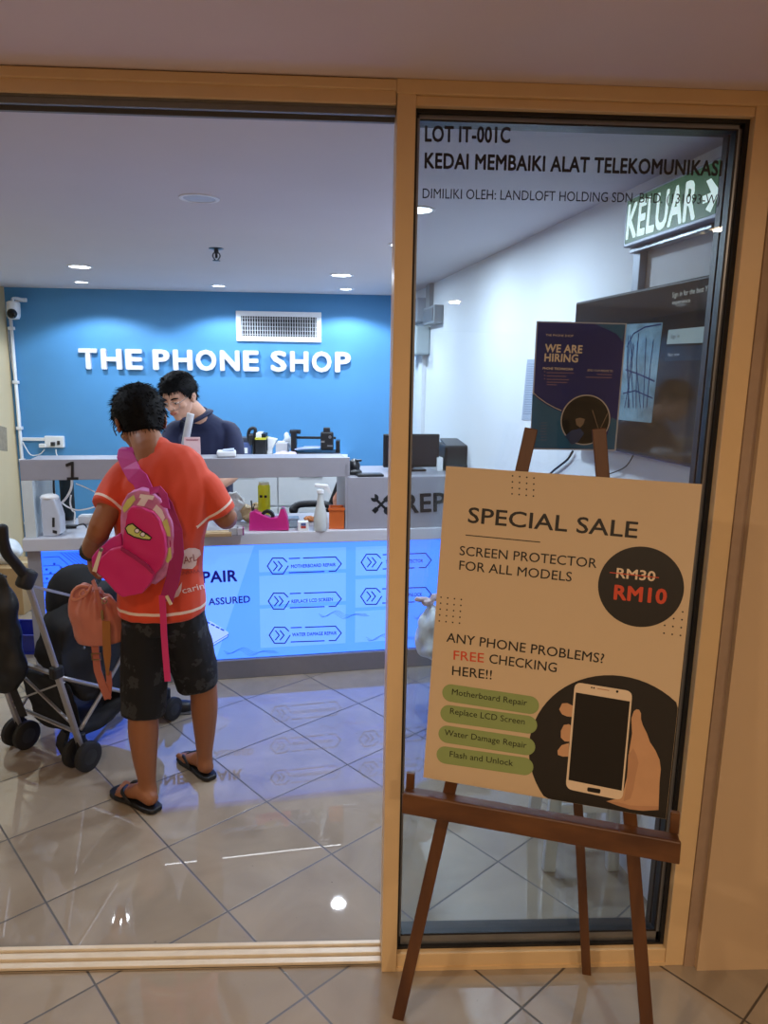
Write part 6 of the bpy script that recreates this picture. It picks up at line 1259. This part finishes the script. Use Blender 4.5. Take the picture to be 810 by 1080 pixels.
mb = MB(); mb.loft([(s_(-0.0, 0.04, 0.15), 0.15, 0.012), (s_(0, 0.06, 0.135), 0.15, 0.04), (s_(0, 0.2, 0.14), 0.15, 0.05), (s_(0, 0.36, 0.19), 0.14, 0.04)], side=SR, sq=3); mb.loft([(s_(0, 0.04, 0.15), 0.15, 0.02), (s_(0, 0.02, 0.26), 0.155, 0.012), (s_(0, -0.02, 0.38), 0.155, 0.010)], side=SR, sq=3); mb.build('basket', M_bf, t, remesh=0.008, sm=3, disp=0.01, dscale=14, smooth=True)
mb = MB()
prof = [(-0.05, 0.47), (-0.02, 0.38), (0.06, 0.28), (0.28, 0.22), (0.46, 0.20), (0.50, 0.26), (0.44, 0.42), (0.38, 0.52), (0.32, 0.62), (0.24, 0.72), (0.06, 0.70), (-0.02, 0.60)]
mb.prism([s_(0.158, y, z) for y, z in prof], SR, 0.15); seat_ = mb.build('seat_fabric', M_bf, t, remesh=0.009, sm=8, disp=0.03, dscale=9, smooth=True)
mb = MB(); mb.ell(s_(0.04, 0.15, 0.66), (0.105, 0.13, 0.155), Matrix((SR, SF, VZ)).transposed()); cn = mb.build('canopy', mat('matt black canopy', '08090C', 0.85), t, disp=0.012, dscale=10, smooth=True)
mb = MB(); q = s_(0.165, 0.06, 0.50); mb.lathe(q, [(0.006, 0), (0.006, 0.006), (0.0, 0.007)], axis=SR, seg=14); mb.build('snap_button', M_alu, t)
mb = MB(); mb.prism([s_(0.06, 0.02, 0.02+z) for z in (0,)]+[s_(0.10, 0.02, 0.13), s_(0.07, 0.02, 0.14), s_(0.04, 0.02, 0.10), s_(0.03, 0.02, 0.06)], SF, 0.02); mb.build('brake_pedal', M_foam, t)
# black bag over the left handle
t = thing('black_shoulder_bag', 'slouchy black bag hanging from the stroller\'s left handle', 'bag', s_(-0.19, -0.21, 0.35))
mb = MB(); BG0 = onY(4, 675, 2.70); q = lambda z, a, b, dx=0: (Vector((BG0.x+dx, BG0.y, z)), a, b)
mb.loft([q(0.36, 0.05, 0.035), q(0.42, 0.075, 0.05), q(0.55, 0.085, 0.055), q(0.70, 0.075, 0.045), q(0.80, 0.06, 0.025), q(0.84, 0.04, 0.012)], side=SR, dome=0.3); mb.build('bag_body', mat('black glossy cloth', '0A0A0C', 0.6, var=0.3), t, remesh=0.007, sm=3, disp=0.02, dscale=12, smooth=True)
mb = MB(); mb.tube([BG0+Vector((-.04, 0, .82-BG0.z)), s_(-0.195, -0.195, 0.875), s_(-0.185, -0.21, 0.905), s_(-0.17, -0.195, 0.875), BG0+Vector((.03, 0, .82-BG0.z))], 0.006); mb.build('bag_strap', M_foam, t)
mb = MB(); ribbon(mb, [(BG0+Vector((0.01, -.03, .44-BG0.z)), (-.2, -1, 0)), (BG0+Vector((0.03, -.02, .36-BG0.z)), (0, -1, 0)), (BG0+Vector((0.05, 0, .24-BG0.z)), (0, -1, 0))], 0.03, 0.004); mb.build('hanging_strap', M_foam, t)
# small dark shoe with blue toe between the customer's legs
b = onZ(188, 757); t = thing('childs_shoe', 'small dark shoe with a blue toe on the floor between the customer\'s calves', 'shoe', b)
mb = MB(); mb.loft([(b+Vector((0.03, 0.06, 0.03)), 0.032, 0.028), (b+Vector((-0.02, 0.05, 0.032)), 0.034, 0.03), (b+Vector((-0.07, 0.04, 0.022)), 0.032, 0.018)], side=(0, 1, 0)); mb.build('upper', M_bk, t, smooth=True)
mb = MB(); mb.ell(b+Vector((-0.085, 0.038, 0.024)), (0.03, 0.03, 0.018)); mb.build('toe_cap', mat('blue toe cap', '4A63B0', 0.4), t, smooth=True)
mb = MB(); mb.obox(b+Vector((-0.03, 0.047, 0.006)), (1, 0.15, 0), (-0.15, 1, 0), (0, 0, 1), 0.16, 0.06, 0.012, 0.005); mb.build('sole', mat('grey shoe sole', '6D6E72', 0.6), t)
